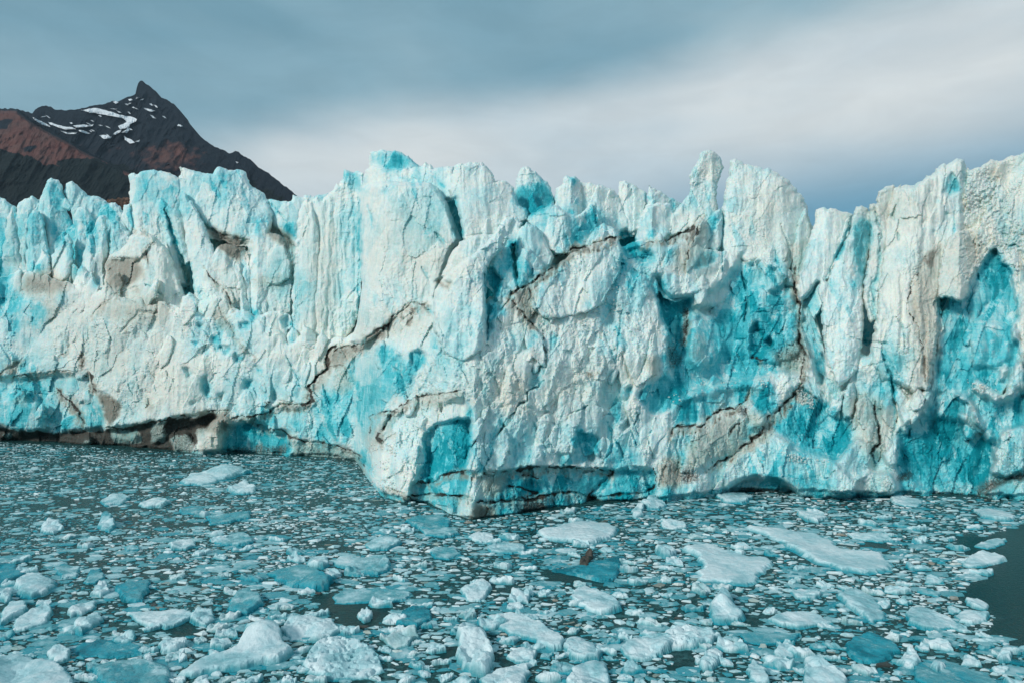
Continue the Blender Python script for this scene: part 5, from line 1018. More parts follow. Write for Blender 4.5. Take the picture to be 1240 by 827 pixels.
taken = []   # (x, y, r) of the ground already covered by the large floes
polys_px = []
def floe(poly, h, label, bl=.1, rim=.35, lump=.5, name='ice_floe', cat='ice floe', pits=0, tn=0, peaks=(), dkv=0, group=None):
    W_ = [ground(*p) for p in poly]; cx = sum(p[0] for p in W_) / len(W_); cy = sum(p[1] for p in W_) / len(W_)
    loc = [(p[0] - cx, p[1] - cy) for p in W_]
    px_w = max(p[0] for p in poly) - min(p[0] for p in poly)
    ext = max(max(a[0] for a in loc) - min(a[0] for a in loc), max(a[1] for a in loc) - min(a[1] for a in loc))
    step = max(ext / 46, .07)
    pk = [(ground(a, b)[0] - cx, ground(a, b)[1] - cy, ph, pr) for a, b, ph, pr in peaks]
    me = floe_mesh(name, loc, h, step, bl, rim, lump, int(abs(poly[0][0] * 3 + poly[0][1])) % 9973, pits, tn, pk, dkv)
    o = link(name, me, None, (cx, cy, 0), label=label, category=cat)
    if group: o['group'] = group
    polys_px.append(poly)
    return o
G_ = 'ice floes picked out by size on the brash'
L_ = [
([(214,817),(237,801),(262,796),(284,790),(288,778),(298,763),(310,759),(322,757),(336,764),(346,776),(359,790),(341,803),(305,809),(266,815),(230,820)],.75,'large white floe rising to a blunt hump, bottom left of centre',.06,.2,.5,dict(peaks=[(318,775,.9,1.6)])),
([(-30,686),(0,684),(22,688),(32,697),(16,706),(0,709),(-30,709)],.6,'saturated turquoise floe cut by the left edge',.85,.2,.7,{}),
([(16,713),(20,703),(32,697),(52,697),(67,702),(70,712),(55,722),(35,727),(20,724)],.6,'rounded floe with a pale rim and teal hollow near left edge',.22,.5,.8,{}),
([(139,711),(160,706),(183,702),(180,718),(170,730),(152,731),(142,722)],.5,'bright blue wedge of ice on the left, right of the pale-rimmed floe',.6,.2,.5,{}),
([(320,695),(340,689),(366,683),(381,690),(402,706),(400,714),(381,717),(345,710)],.6,'vivid cyan floe with white ice touching its upper right end',.66,.15,.7,{}),
([(370,686),(374,678),(396,674),(400,684),(392,690),(382,690)],.7,'small white lump against the upper right of the vivid cyan floe',.12,.3,.6,{}),
([(402,682),(410,676),(425,675),(440,676),(455,673),(470,675),(477,688),(460,698),(440,697),(415,690)],.5,'pale aqua floe with scalloped edge right of the vivid cyan floe',.33,.3,.6,{}),
([(248,626),(262,624),(280,623),(305,620),(302,628),(280,633),(255,636)],.4,'flat turquoise floe lying in the left middle distance',.6,.2,.7,{}),
([(216,618),(228,614),(244,615),(250,620),(235,623),(218,622)],.35,'small turquoise floe up and left of the flat turquoise floe',.6,.2,.7,{}),
([(259,658),(270,650),(290,645),(306,650),(308,658),(290,662),(268,661)],.4,'low pale blue floe below the flat turquoise floe',.35,.3,.6,{}),
([(217,583),(232,577),(246,573),(262,566),(280,568),(306,572),(290,578),(270,583),(245,588),(222,587)],1.0,'jumbled white heap of ice nearest the cliff on the left',.14,.3,1.0,{}),
([(275,593),(290,589),(300,587),(310,591),(311,597),(292,599),(278,597)],.8,'small white heap right below the jumbled heap near cliff',.10,.3,1.0,{}),
([(118,608),(135,602),(150,600),(158,604),(148,611),(128,613)],.5,'pale floe far left with its right end raised',.25,.3,.8,{}),
([(167,612),(180,606),(198,604),(208,609),(195,615),(175,615)],.5,'white flat-topped floe far left beside the small turquoise floe',.12,.3,.7,{}),
([(48,640),(58,635),(74,635),(78,641),(66,647),(52,647)],.8,'compact white lump in the left distance',.08,.3,.9,{}),
([(117,637),(125,628),(135,630),(142,638),(134,645),(122,643)],.9,'upright pale blue lump in the left distance beside the compact white lump',.35,.3,.9,{}),
([(203,660),(215,656),(235,656),(238,662),(225,666),(207,666)],.5,'white oval floe in the left middle distance above the bright blue wedge',.08,.3,.6,{}),
([(155,742),(175,742),(201,740),(230,741),(240,746),(223,755),(200,762),(180,760),(160,752)],.4,'long pale slab on the left with a broken right end',.10,.2,.5,{}),
([(228,750),(238,741),(258,742),(262,752),(250,760),(236,758)],.5,'pale blue block against the right end of the long pale slab',.24,.4,.8,{}),
([(90,780),(115,775),(150,774),(172,782),(170,794),(140,798),(105,796),(88,790)],.10,'dark teal sunken floe lower left barely breaking the surface',.86,0,.6,{}),
([(108,812),(130,803),(151,799),(180,803),(203,808),(212,826),(200,840),(140,842),(118,830)],.5,'turquoise floe at the bottom edge left of the humped white floe',.58,.3,.6,{}),
([(-20,808),(0,800),(20,795),(50,800),(70,806),(85,815),(95,835),(80,848),(-20,848)],.5,'rough greyish floe filling the bottom left corner',.18,.3,.9,{}),
([(12,766),(18,752),(40,740),(58,735),(66,742),(55,757),(35,762)],.4,'thin pale slab in front of the pale-rimmed floe on the left',.16,.3,.5,{}),
([(80,744),(92,734),(108,728),(118,729),(116,737),(100,745),(86,748)],.5,'pale pointed floe between the thin slab and the long pale slab',.12,.3,.7,{}),
([(86,768),(94,754),(108,744),(122,742),(126,752),(112,764),(98,771)],.5,'knobbly pale floe above the sunken dark teal floe',.20,.3,.9,{}),
([(108,722),(118,711),(130,710),(133,718),(122,724)],.6,'small white lump left of the bright blue wedge',.10,.3,.8,{}),
([(338,766),(345,753),(362,749),(385,748),(405,752),(413,765),(400,776),(375,778),(350,777)],.6,'bumpy white floe right behind the humped white floe',.12,.3,1.0,dict(pits=.12)),
([(365,802),(378,786),(392,779),(412,777),(430,780),(448,785),(460,797),(468,813),(448,821),(420,824),(395,826),(370,815)],.55,'pitted greyish slab full of holes at the bottom, left of centre',.18,.2,.5,dict(pits=.42)),
([(275,728),(285,718),(303,715),(318,721),(320,733),(304,746),(286,747),(276,740)],.5,'rounded teal floe with pale rim above the humped white floe',.48,.5,.7,{}),
([(300,749),(302,746),(318,751),(335,756),(332,759),(316,755)],.28,'thin straight sliver of ice above the humped white floe',.02,0,.2,{}),
([(649,645),(660,642),(671,641),(684,637),(695,634),(715,632),(735,635),(752,641),(746,648),(738,653),(726,657),(715,661),(700,659),(688,657),(672,656),(661,655)],.7,'large flat white slab split by a thin crack, below the central cliff foot',.06,.2,.5,{}),
([(664,692),(680,688),(698,685),(722,680),(745,674),(757,674),(752,688),(749,701),(736,705),(725,704),(706,700),(691,697)],.28,'deep teal floe carrying the brown chunk, right of centre',.86,0,.6,{}),
([(402,722),(418,714),(440,713),(470,712),(500,719),(492,728),(460,730),(430,731),(405,730)],.16,'long low teal floe left of centre above the open pool',.45,.3,.5,{}),
([(478,752),(486,741),(500,735),(514,733),(525,740),(522,752),(505,762),(485,762)],.35,'saturated teal floe between the pool and the long white floe',.78,.3,.5,{}),
([(556,716),(566,710),(583,706),(597,712),(590,722),(583,729),(568,729),(559,724)],.5,'chunky white floe just above centre of the foreground brash',.08,.3,.8,{}),
([(691,716),(700,712),(712,711),(724,718),(740,723),(752,731),(754,739),(742,743),(725,747),(712,740),(700,733),(692,725)],.5,'irregular white floe with a pointed lower end right of centre',.10,.3,.6,{}),
([(586,746),(600,744),(620,744),(640,749),(658,756),(672,766),(684,776),(680,786),(671,790),(655,785),(640,777),(620,772),(603,762)],.45,'long white floe stretching down to the right through the centre foreground',.10,.25,.7,{}),
([(552,776),(554,764),(562,758),(573,758),(582,766),(590,774),(597,785),(600,799),(594,812),(584,822),(570,820),(558,808),(552,796)],.9,'steep rough white block at the bottom centre',.08,.2,1.0,dict(peaks=[(572,778,.5,1.1)],pits=.15)),
([(681,782),(690,773),(704,773),(718,782),(729,793),(726,802),(708,803),(690,798)],.6,'rounded pale block right of the long white floe',.14,.25,.6,{}),
([(685,828),(694,812),(708,804),(722,803),(735,806),(740,822),(744,845),(690,845)],.6,'pale block at the bottom edge just right of centre',.12,.25,.7,{}),
([(613,798),(622,787),(640,784),(652,790),(648,802),(630,806)],.4,'small pale floe wedged below the long white floe',.14,.3,.8,{}),
([(464,777),(474,768),(488,764),(505,766),(508,773),(494,783),(478,787)],.45,'greyish pale floe right of the pitted slab',.18,.3,.8,dict(tn=.15)),
([(432,747),(438,740),(445,737),(452,745),(449,752),(440,755)],.55,'single white lump floating alone in the dark pool',.08,.2,.8,{}),
([(589,664),(600,660),(612,658),(628,661),(638,664),(634,671),(612,671),(594,669)],.45,'pale aqua floe left of the cracked white slab',.32,.4,.5,{}),
([(793,666),(800,660),(812,663),(821,670),(812,677),(798,676)],.7,'pale angular block below the right end of the cliff foot',.16,.3,.9,{}),
([(615,728),(620,719),(632,717),(644,722),(640,731),(624,733)],.5,'rough white lump between the two long foreground floes',.12,.3,1.0,{}),
([(750,788),(762,775),(778,772),(800,770),(816,775),(818,786),(800,796),(782,801),(762,800)],.5,'jagged pale floe at the bottom right of centre',.15,.3,1.0,{}),
([(580,826),(600,815),(625,806),(640,806),(642,820),(632,836),(590,840)],.5,'broad white floe on the bottom edge right of the rough block',.10,.25,.6,{}),
([(896,637),(915,637),(935,639),(955,641),(970,644),(988,648),(1002,654),(1012,660),(1022,665),(1050,668),(1077,671),(1080,680),(1078,688),(1068,693),(1055,697),(1034,696),(1013,693),(992,685),(970,676),(952,665),(935,656),(915,647)],.55,'biggest flat white floe, tapering to a point up left, right side',.08,.35,.6,{}),
([(828,665),(838,661),(852,660),(870,664),(885,669),(902,672),(925,676),(942,683),(932,690),(926,697),(918,706),(910,712),(890,709),(868,706),(846,704),(838,694),(846,686),(840,674)],.45,'broad pale raft below and left of the biggest flat floe',.12,.3,.7,{}),
([(1176,617),(1190,616),(1204,617),(1220,621),(1231,627),(1224,632),(1205,631),(1188,627)],.5,'long pale bar of ice beside the dark open water, far right',.14,.25,.6,{}),
([(1077,604),(1090,602),(1106,605),(1119,608),(1112,614),(1095,613),(1082,610)],.5,'flat white floe against the cliff foot, far right',.10,.3,.7,{}),
([(963,622),(978,620),(995,620),(1002,628),(990,633),(976,632)],.5,'flat squarish floe near the low cave on the right',.12,.3,.7,{}),
([(857,740),(864,728),(874,721),(886,724),(892,734),(905,748),(896,756),(880,758),(866,757),(858,750)],1.0,'small pale iceberg with a rounded top and blue waist, right',.24,.5,.7,dict(peaks=[(874,738,.8,.8)])),
([(1024,647),(1045,646),(1070,649),(1084,656),(1066,657),(1046,655),(1032,652)],.4,'thin pale floe just above the right end of the biggest floe',.12,.3,.7,{}),
([(1162,684),(1174,676),(1188,670),(1205,672),(1222,678),(1208,684),(1190,687),(1172,688)],.5,'white floe pointing into the dark open water at the right',.10,.25,.6,{}),
([(1178,662),(1188,656),(1204,654),(1222,654),(1214,660),(1196,665)],.3,'low pale sliver at the upper edge of the open water',.22,.3,.7,{}),
([(1155,746),(1166,740),(1182,742),(1201,745),(1196,753),(1176,756),(1160,753)],.4,'oval pale floe at the lower left of the dark open water',.16,.3,.7,{}),
([(1168,727),(1182,725),(1197,732),(1196,740),(1180,737),(1170,733)],.4,'pale floe above the oval one by the open water',.18,.3,.5,{}),
([(1093,745),(1105,738),(1120,737),(1141,744),(1155,752),(1165,760),(1145,764),(1119,764),(1100,757)],.35,'pale aqua sheet with frayed edge at lower right',.27,.4,.7,{}),
([(1020,783),(1032,774),(1048,768),(1068,772),(1084,780),(1091,790),(1078,798),(1062,804),(1044,804),(1030,797)],.4,'deep blue floe low on the right',.84,.2,.5,{}),
([(926,751),(946,745),(970,742),(992,746),(1009,754),(990,759),(963,762),(942,758)],.35,'wide low pale sheet right of the small iceberg',.17,.3,.5,{}),
([(974,803),(985,803),(999,807),(1014,815),(1029,826),(1026,842),(974,842)],.7,'angular white slab on the bottom edge, right of centre',.08,.2,.6,{}),
([(892,768),(915,764),(945,766),(970,768),(962,778),(930,783),(905,779)],.14,'submerged teal sheet below the wide low pale sheet',.5,.4,.7,{}),
([(956,717),(970,714),(985,716),(996,722),(985,727),(965,726)],.4,'pale oval floe below the tip of the broad pale raft',.2,.3,.5,{}),
([(846,808),(852,796),(864,789),(876,792),(874,802),(864,813),(850,814)],.6,'white lump with a flat top at the bottom, right of centre',.1,.3,.9,{}),
([(1012,718),(1026,713),(1044,717),(1062,728),(1072,742),(1070,752),(1058,757),(1038,744),(1020,732)],.45,'rough aqua floe slanting down right below the biggest floe',.30,.4,.9,{}),
([(935,792),(944,785),(960,784),(968,792),(958,801),(942,801)],.5,'rounded pale green lump low right of centre',.26,.4,.6,{}),
([(799,771),(815,763),(835,760),(858,762),(874,770),(862,780),(835,786),(808,789)],.5,'crowded cluster of white crumbs at the lower right of centre',.10,.2,1.3,dict(pits=.3)),
([(868,601),(880,596),(900,597),(912,603),(900,611),(878,609)],.5,'pale floe at the mouth of the low cave',.18,.3,.6,{}),
([(775,612),(784,606),(796,606),(808,612),(800,618),(784,618)],.9,'two-humped pale block at the cliff foot right of the brown stain',.22,.3,.8,{}),
([(1101,808),(1120,800),(1141,799),(1165,808),(1190,815),(1208,826),(1200,842),(1130,842),(1110,826)],.3,'sunken teal floe crowned with white lumps, bottom right',.6,.3,.6,{}),
([(1090,800),(1097,790),(1108,792),(1116,804),(1108,812),(1096,810)],.6,'white lump at the upper left of the sunken teal floe',.08,.2,.9,{}),
([(1125,812),(1131,803),(1143,804),(1146,812),(1136,818)],.6,'pale lump standing on the middle of the sunken teal floe',.14,.2,.7,{}),
([(903,816),(908,800),(918,806),(930,816),(934,832),(918,834)],.5,'narrow pale wedge at the bottom, right of the crumb cluster',.18,.3,.5,{}),
([(1205,795),(1215,789),(1228,793),(1224,803),(1210,803)],.5,'white lump in the bottom right corner',.12,.3,.8,{}),
([(800,636),(812,633),(830,635),(832,640),(815,641),(803,640)],.5,'small white floe left of the point of the biggest floe',.06,.2,.6,{}),
([(765,620),(772,612),(779,616),(777,626),(767,628)],.7,'small upright white lump right of the cracked slab',.08,.2,.8,{}),
([(505,640),(520,636),(540,637),(560,646),(540,652),(515,649)],.3,'blue-green floe left of the cliff foot ridge',.5,.4,.6,{}),
([(440,660),(458,652),(478,652),(488,658),(470,667),(448,667)],.5,'pale blue floe left of centre below the rubble of the cliff foot',.34,.3,.7,{}),
([(518,668),(530,663),(552,664),(560,672),(545,678),(525,677)],.3,'dull turquoise floe above the chunky white floe',.5,.4,.6,{}),
([(566,652),(578,646),(596,648),(600,655),(582,658)],.4,'white floe just left of the pale aqua floe near centre',.1,.2,.6,{}),
([(490,632),(502,626),(525,624),(548,628),(545,640),(520,642),(500,640)],.4,'turquoise block against the cliff foot ridge',.55,.4,.7,{}),
([(100,706),(108,692),(122,690),(128,700),(115,708)],.3,'dull teal floe behind the bright blue wedge',.5,.4,.5,{}),
([(62,688),(80,682),(98,686),(94,700),(72,702)],.25,'dull aqua floe right of the turquoise floe at left edge',.44,.4,.5,{}),
([(0,722),(8,712),(16,716),(14,728),(4,732)],.6,'white lump at the left edge beside the pale-rimmed floe',.06,.2,.8,{}),
([(0,762),(2,738),(14,727),(34,730),(36,740),(20,748)],.45,'pale floe at the left edge below the pale-rimmed floe',.12,.3,.6,{}),
([(55,794),(70,784),(86,790),(84,800),(66,806)],.5,'rounded pale lump left of the sunken dark teal floe',.14,.3,.7,{}),
([(172,800),(182,794),(186,802),(178,808)],.45,'little white lump between the turquoise bottom floe and sunken floe',.06,.2,.7,{}),
([(189,784),(205,776),(226,774),(228,782),(214,790),(196,792)],.5,'lumpy white floe right of the sunken dark teal floe',.1,.3,1.0,{}),
([(225,800),(224,792),(214,796),(216,804)],.4,'little white piece touching the tip of the humped white floe',.1,.2,.7,{}),
]
for q, h_, lb, bl_, rm_, lu_, kw in L_:
    floe(q, h_, lb, bl_, rm_, lu_, **kw)
floe([(702,686),(703,680),(707,674),(713,670),(717,674),(715,681),(711,688)], .62, 'dark brown chunk of ice resting on the deep teal floe', .25, .1, 1.2, name='dark_ice_chunk', cat='ice chunk', tn=.9, dkv=.62)  # brown tint put in for the dark side of a translucent block


# ---- everything smaller: sizes fall off steeply, pieces are packed without much overlap
def in_open(u, v):
    k = np.zeros(np.shape(u), bool)
    u = u + fbm(u / 26, v / 9, 1201, 4, .65) * 20; v = v + fbm(u / 26, v / 9, 1202, 4, .65) * 7
    for q in OPEN: k |= inside(u, v, q)
    return k
Rg = np.random.default_rng(99)
def chunk(seed, n=8, rings=2):
    r = np.random.default_rng(seed)
    th = np.sort((np.arange(n) + r.uniform(-.35, .35, n)) / n * 2 * np.pi)
    rad = r.uniform(.5, 1.08, n); vs = []; el_ = r.uniform(.5, .9)
    o = np.stack([np.cos(th) * rad, np.sin(th) * rad * el_], -1)
    vs = [np.c_[o, np.full(n, -.25)], np.c_[o * .98, r.uniform(.10, .5, n)], np.c_[o * r.uniform(.45, .8, (n, 1)), r.uniform(.5, 1.0, n)], np.array([[r.uniform(-.2, .2), r.uniform(-.2, .2), r.uniform(.75, 1.15)]])]
    V_ = np.concatenate(vs); f = []
    for a in range(2):
        for i in range(n):
            j = (i + 1) % n; f += [(a * n + i, a * n + j, a * n + n + j), (a * n + i, a * n + n + j, a * n + n + i)]
    for i in range(n): f.append((2 * n + i, 2 * n + (i + 1) % n, 3 * n))
    return V_, np.array(f)
def crumb(seed, n=5):
    r = np.random.default_rng(seed); th = (np.arange(n) + r.uniform(-.35, .35, n)) / n * 2 * np.pi; rad = r.uniform(.55, 1.1, n)
    o = np.stack([np.cos(th) * rad, np.sin(th) * rad * r.uniform(.5, .9)], -1)
    V_ = np.concatenate([np.c_[o, np.full(n, -.2)], np.c_[o * r.uniform(.6, .95, (n, 1)), r.uniform(.4, 1.0, n)]])
    f = []
    for i in range(n):
        j = (i + 1) % n; f += [(i, j, n + j), (i, n + j, n + i)]
    for i in range(1, n - 1): f.append((n, n + i, n + i + 1))
    return V_, np.array(f)
CH = [chunk(s_, 5 + s_ % 3) for s_ in range(14)] + [crumb(50 + s_, 5 + s_ % 2) for s_ in range(10)]
# cells for packing
cell = 1.0; grid = {}
def free(x, y, r, k=.86):
    R_ = int(math.ceil((r + 2.2) / cell)); ix = int(x // cell); iy = int(y // cell)
    R_ = min(R_, 4)
    for a in range(-R_, R_ + 1):
        for b in range(-R_, R_ + 1):
            for (px_, py_, pr) in grid.get((ix + a, iy + b), ()):
                if (px_ - x) ** 2 + (py_ - y) ** 2 < ((pr + r) * k) ** 2: return False
    return True
def put(x, y, r): grid.setdefault((int(x // cell), int(y // cell)), []).append((x, y, r))
def inside_any(u, v):
    k = np.zeros(np.shape(u), bool)
    for q in polys_px: k |= inside(u, v, q)
    return k
placed = []
for (rlo, rhi, N, kk) in ((1.0, 1.8, 2200, .70), (.62, 1.0, 14000, .62), (.40, .62, 36000, .60), (.24, .40, 60000, .62), (.13, .24, 70000, .6)):
    q = Rg.uniform(0, 1, N); Yc = 47 + (190 - 47) * (q ** (1.25 if rlo > .5 else (1.5 if rlo < .2 else 1.15)))
    Xc = Rg.uniform(-.83, .83, N) * Yc
    U_, V_ = to_px(Xc, Yc)
    big = smooth01((U_ - 150) / 500 + (V_ - 640) / 200)
    keep = ~in_open(U_, V_) & (V_ > waterline(U_) - 1)
    if rlo >= .4: keep &= Rg.uniform(0, 1, N) < (.10 + .9 * big)
    keep &= ~inside_any(U_, V_ - 1)
    dn = fbm(Xc / 11 + Yc / 30, Yc / 5, 808, 4); keep &= Rg.uniform(0, 1, N) < np.where(np.full(N, rlo < .4), .70 + 1.5 * dn, .85 + .5 * dn)
    rr = rlo + (rhi - rlo) * Rg.uniform(0, 1, N) ** 1.8
    for i in np.nonzero(keep)[0]:
        if rlo >= .24 and not free(Xc[i], Yc[i], rr[i], kk): continue
        if rlo < .24 and not free(Xc[i], Yc[i], rr[i] * .5, kk): continue
        if rlo >= .2: put(Xc[i], Yc[i], rr[i])
        placed.append((Xc[i], Yc[i], rr[i]))
placed = np.array(placed)
sizepx = placed[:, 2] / placed[:, 1] * F
order = np.argsort(-sizepx)
NI = 300 - len([o for o in C.objects if o.name.startswith('ice_floe')])
inframe = lambda i: -5 < to_px(placed[i, 0], placed[i, 1])[0] < 1245 and to_px(placed[i, 0], placed[i, 1])[1] < 835
ind = [i for i in order if inframe(i)][:NI]
rest = np.array(sorted(set(range(len(placed))) - set(ind)))
# individual medium floes: eight shapes in four tones, shared mesh data
tones = [(.08, .25, 'white'), (.22, .35, 'pale blue'), (.42, .45, 'blue green'), (.16, .3, 'greyish white')]
tmpl = {}
for ti, (bl_, rm_, nm_) in enumerate(tones):
    for k in range(8):
        r = np.random.default_rng(500 + k * 7 + ti * 100); n = 6 + k % 3
        th = (np.arange(n) + r.uniform(-.4, .4, n)) / n * 2 * np.pi; rad = r.uniform(.5, 1.1, n); e_ = r.uniform(.5, .9)
        tmpl[ti, k] = floe_mesh('ice_floe', [(math.cos(a) * b, math.sin(a) * b * e_) for a, b in zip(th, rad)], .22, .07, bl_, rm_, 1.2, 700 + k + ti * 10, jag=1.1, tn=.12 if ti == 3 else 0)
rnd = random.Random(3)
MARKS = [('the humped white floe, bottom left of centre', 290, 785), ('the pitted greyish slab', 418, 800), ('the cracked flat white slab', 700, 645), ('the biggest flat white floe', 1000, 665), ('the broad pale raft', 880, 685), ('the dark pool left of centre', 440, 748), ('the deep teal floe with brown chunk', 712, 690), ('the small pale iceberg', 880, 740), ('the dark open water at right', 1200, 715), ('the jumbled white heap near the cliff', 260, 576), ('the vivid cyan floe', 360, 700), ('the pale-rimmed floe at left', 42, 712), ('the long pale slab at left', 200, 750), ('the steep white block, bottom centre', 575, 790), ('the white crumb cluster', 838, 772), ('the deep blue floe, lower right', 1055, 786), ('the prow of the cliff', 570, 634), ('the low cave in the cliff foot', 925, 602), ('the sunken teal floe, bottom left', 130, 786), ('the long white centre floe', 636, 765), ('the flat turquoise floe at left', 278, 628), ('the pale aqua sheet, lower right', 1128, 750), ('the compact white lump far left', 63, 641), ('the long pale bar far right', 1204, 625), ('the rough aqua floe below the biggest floe', 1042, 737)]
recs = []
for i in ind:
    x, y, r = placed[i]; ti = rnd.choices([0, 1, 2, 3], [5, 4, 2.2, 3])[0]; k = rnd.randrange(8)
    u, v = to_px(x, y); bg_ = 'large' if sizepx[i] > 13 else ('medium' if sizepx[i] > 9 else 'small')
    mk = min(MARKS, key=lambda m_: math.hypot(m_[1] - u, (m_[2] - v) * 1.6)); du, dv = u - mk[1], v - mk[2]
    dr = ('right of' if du > 0 else 'left of') if abs(du) > abs(dv) * 1.3 else ('in front of' if dv > 0 else 'behind')
    recs.append([x, y, r, ti, k, bg_, dr, mk[0], math.hypot(du, dv)])
ORD = ['closest', 'second closest', 'third closest', 'fourth closest', 'fifth closest', 'sixth closest', 'seventh closest', 'eighth closest', 'ninth closest', 'tenth closest']
for q in recs:
    x, y, r, ti, k, bg_, dr, mk, dist = q
    same = sorted(p[8] for p in recs if (p[3], p[5], p[6], p[7]) == (ti, bg_, dr, mk)); rank = same.index(dist)
    lab = f'{bg_} {tones[ti][2]} floe {dr} {mk}' if len(same) == 1 else f'{bg_} {tones[ti][2]} floe, {ORD[min(rank, 9)]} {dr} {mk}'
    o = link('ice_floe', tmpl[ti, k], None, (x, y, 0), label=lab, category='ice floe', group='loose floes scattered through the brash')
    o.scale = (r, r * rnd.uniform(.75, 1.1), r * rnd.uniform(.8, 1.25)); o.rotation_euler = (0, 0, rnd.uniform(-.6, .6) + rnd.choice((0, math.pi)))
# the rest, one mesh
Vs = []; Fs = []; Cs = []; off_ = 0
pr = placed[rest]; tsel = np.where(pr[:, 2] > .38, Rg.integers(0, 14, len(pr)), Rg.integers(14, 24, len(pr))); ang = Rg.normal(0, .5, len(pr)) + (Rg.uniform(0, 1, len(pr)) < .5) * np.pi; hh = np.where(Rg.uniform(0, 1, len(pr)) < .55, Rg.uniform(.04, .12, len(pr)), Rg.uniform(.14, .42, len(pr))); fl_ = Rg.uniform(.45, .95, len(pr))
tone = np.clip(Rg.normal(.18, .16, len(pr)) + (hh < .13) * .26 + (Rg.uniform(0, 1, len(pr)) < .08) * .4, 0, 1); tone = tone + (pr[:, 2] < .26) * .14; tone = np.clip(tone + fbm(pr[:, 0] / 11, pr[:, 1] / 16, 616, 3) * .30, 0, 1); tnn = (Rg.uniform(0, 1, len(pr)) < .07) * Rg.uniform(.3, .9, len(pr)); dkk = (Rg.uniform(0, 1, len(pr)) < .006) * .7
for k, (cv_, cf_) in enumerate(CH):
    m_ = np.nonzero(tsel == k)[0]
    if not len(m_): continue
    ca, sa = np.cos(ang[m_])[:, None], np.sin(ang[m_])[:, None]; r = pr[m_, 2][:, None]
    x = (cv_[None, :, 0] * ca - cv_[None, :, 1] * sa) * r + pr[m_, 0][:, None]
    y = (cv_[None, :, 0] * sa + cv_[None, :, 1] * ca) * r * fl_[m_][:, None] + pr[m_, 1][:, None]
    z = cv_[None, :, 2] * np.clip(r, 0, .75) * hh[m_][:, None] + .01
    Vs.append(np.stack([x, y, z], -1).reshape(-1, 3)); nv = cv_.shape[0]
    Fs.append((cf_[None] + (np.arange(len(m_)) * nv)[:, None, None] + off_).reshape(-1, 3)); off_ += nv * len(m_)
    Cs.append(np.repeat(np.stack([tone[m_], tnn[m_], dkk[m_]], -1), nv, 0))
# thin awash sheets and slush cakes lying low between the others
NS = 9500; q = Rg.uniform(0, 1, NS); Yc = 47 + 143 * q ** 1.1; Xc = Rg.uniform(-.83, .83, NS) * Yc; U_, V_ = to_px(Xc, Yc)
k_ = ~in_open(U_, V_) & (V_ > waterline(U_) + 1) & (Rg.uniform(0, 1, NS) < .75 + .9 * fbm(Xc / 9 + Yc / 30, Yc / 6, 909, 3)); Xc = Xc[k_]; Yc = Yc[k_]
for X_, Y_ in zip(Xc, Yc):
    n = int(Rg.integers(7, 11)); th = (np.arange(n) + Rg.uniform(-.4, .4, n)) / n * 2 * np.pi; r = .32 + 1.15 * Rg.uniform() ** 2.2; rad = Rg.uniform(.5, 1.1, n) * r
    x = X_ + np.cos(th) * rad * 1.25; y = Y_ + np.sin(th) * rad * .8; zt = Rg.uniform(.012, .07) + Rg.uniform(-.012, .02, n)
    Vs.append(np.concatenate([np.c_[x, y, np.full(n, -.15)], np.c_[X_ + (x - X_) * .93, Y_ + (y - Y_) * .93, np.maximum(zt, .008)], [[X_, Y_, float(zt.mean()) + .03 * r]]]))
    f = []
    for i in range(n):
        j = (i + 1) % n; f += [(i, j, n + j), (i, n + j, n + i), (n + i, n + j, 2 * n)]
    Fs.append(np.array(f) + off_); off_ += 2 * n + 1
    tt_ = float(np.clip(Rg.normal(.52, .17), .1, .95)); Cs.append(np.concatenate([np.repeat([[tt_ + .12, 0, 0]], n, 0), np.repeat([[tt_, 0, 0]], n, 0), [[tt_ - .12, 0, 0]]]))
print('brash tris', sum(len(f) for f in Fs))
link('brash_ice', new_mesh('brash_ice', np.concatenate(Vs), np.concatenate(Fs), np.concatenate(Cs), wetice), kind='stuff', label='dense drifting brash of small ice fragments covering the lake', category='brash ice')
print([(a, int((placed[:, 2] >= a).sum())) for a in (1, .62, .4, .24, .1)]); print('brash pieces', len(pr), 'floes', len(ind))

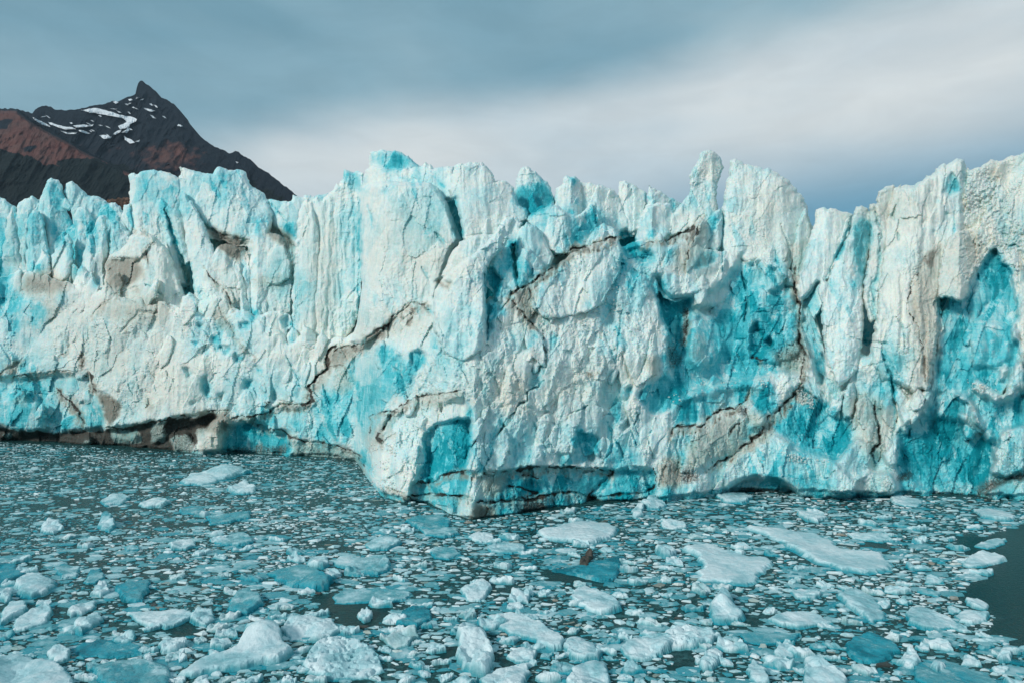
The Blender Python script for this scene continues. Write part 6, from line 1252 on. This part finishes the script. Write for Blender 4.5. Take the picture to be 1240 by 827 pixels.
# ---- fallen crumbs of ice lying on the ledges of the front
def rubble(polys, N, smin, smax, seed):
    r = np.random.default_rng(seed); Vs = []; Fs = []; Cs = []; o = 0
    for q in polys:
        xs = [p[0] for p in q]; ys = [p[1] for p in q]
        a = r.uniform(min(xs), max(xs), N); b = r.uniform(min(ys), max(ys), N); k = inside(a, b, q) & (fbm(a / 12, b / 12, seed + 2, 3) > -.02); a = a[k]; b = b[k]
        y = ybase(a) + lean(a, b) + sample(CARVE, a, b) - roughness_relief(a, b) - r.uniform(-.1, .5, len(a))
        c = to_world(a, b, y); tt = tints(a, b)
        for i in range(len(a)):
            cv_, cf_ = CH[r.integers(14, len(CH))]; s_ = r.uniform(smin, smax) ** 1.0
            M = Vector((0, 0, 1)).rotation_difference(Vector((r.uniform(-1, 1), -r.uniform(.2, 1), r.uniform(.2, 1)))).to_matrix()
            Vs.append((cv_ * s_) @ np.array(M).T + c[i]); Fs.append(cf_ + o); o += len(cv_)
            Cs.append(np.repeat([[min(tt[i, 0] * .5, .35) * r.uniform(.2, 1.2), tt[i, 1] * .8, tt[i, 2] * .4]], len(cv_), 0))
    link('ice_rubble', new_mesh('ice_rubble', np.concatenate(Vs) - GL, np.concatenate(Fs), np.concatenate(Cs), ice), glacier, kind='stuff')
rubble([[(215, 440), (240, 395), (290, 392), (330, 440), (340, 480), (290, 500), (240, 490)], [(120, 360), (205, 355), (215, 385), (150, 400), (112, 392)], [(10, 330), (100, 320), (120, 350), (70, 385), (10, 360)], [(255, 480), (290, 470), (292, 500), (262, 505)],
        [(808, 478), (850, 462), (905, 452), (938, 462), (932, 470), (900, 464), (850, 474), (815, 490)], [(960, 468), (985, 478), (985, 495), (968, 492)], [(940, 545), (1010, 560), (1010, 566), (945, 556)], [(1030, 480), (1080, 500), (1080, 545), (1050, 545)], [(440, 540), (480, 535), (480, 600), (445, 590)], [(700, 345), (760, 345), (765, 405), (700, 400)], [(1170, 458), (1215, 475), (1205, 485), (1175, 470)]],
       420, .05, .24, 5)


# ------------------------------------------------------------------ thin air between here and the mountain
hx, hy0, hy1, hz0, hz1 = 9500.0, -400.0, 9000.0, -21.5, 1950.0
hv = [(x, y, z) for x in (-hx, hx) for y in (hy0, hy1) for z in (hz0, hz1)]
hf = [(0, 1, 3, 2), (4, 6, 7, 5), (0, 4, 5, 1), (2, 3, 7, 6), (0, 2, 6, 4), (1, 5, 7, 3)]
hm = bpy.data.materials.new('haze'); hm.use_nodes = True; hm.node_tree.nodes.clear(); t = NT(hm.node_tree)
pvn = t.n('ShaderNodeVolumePrincipled'); pvn.inputs['Color'].default_value = (.62, .80, .95, 1); pvn.inputs['Density'].default_value = 0.000016; pvn.inputs['Anisotropy'].default_value = 0.1
t.put(t.n('ShaderNodeOutputMaterial').inputs[1], pvn.outputs[0])
link('haze', new_mesh('haze', hv, hf, None, hm), kind='stuff', label='thin blue haze in the air in front of the distant mountain', category='haze')
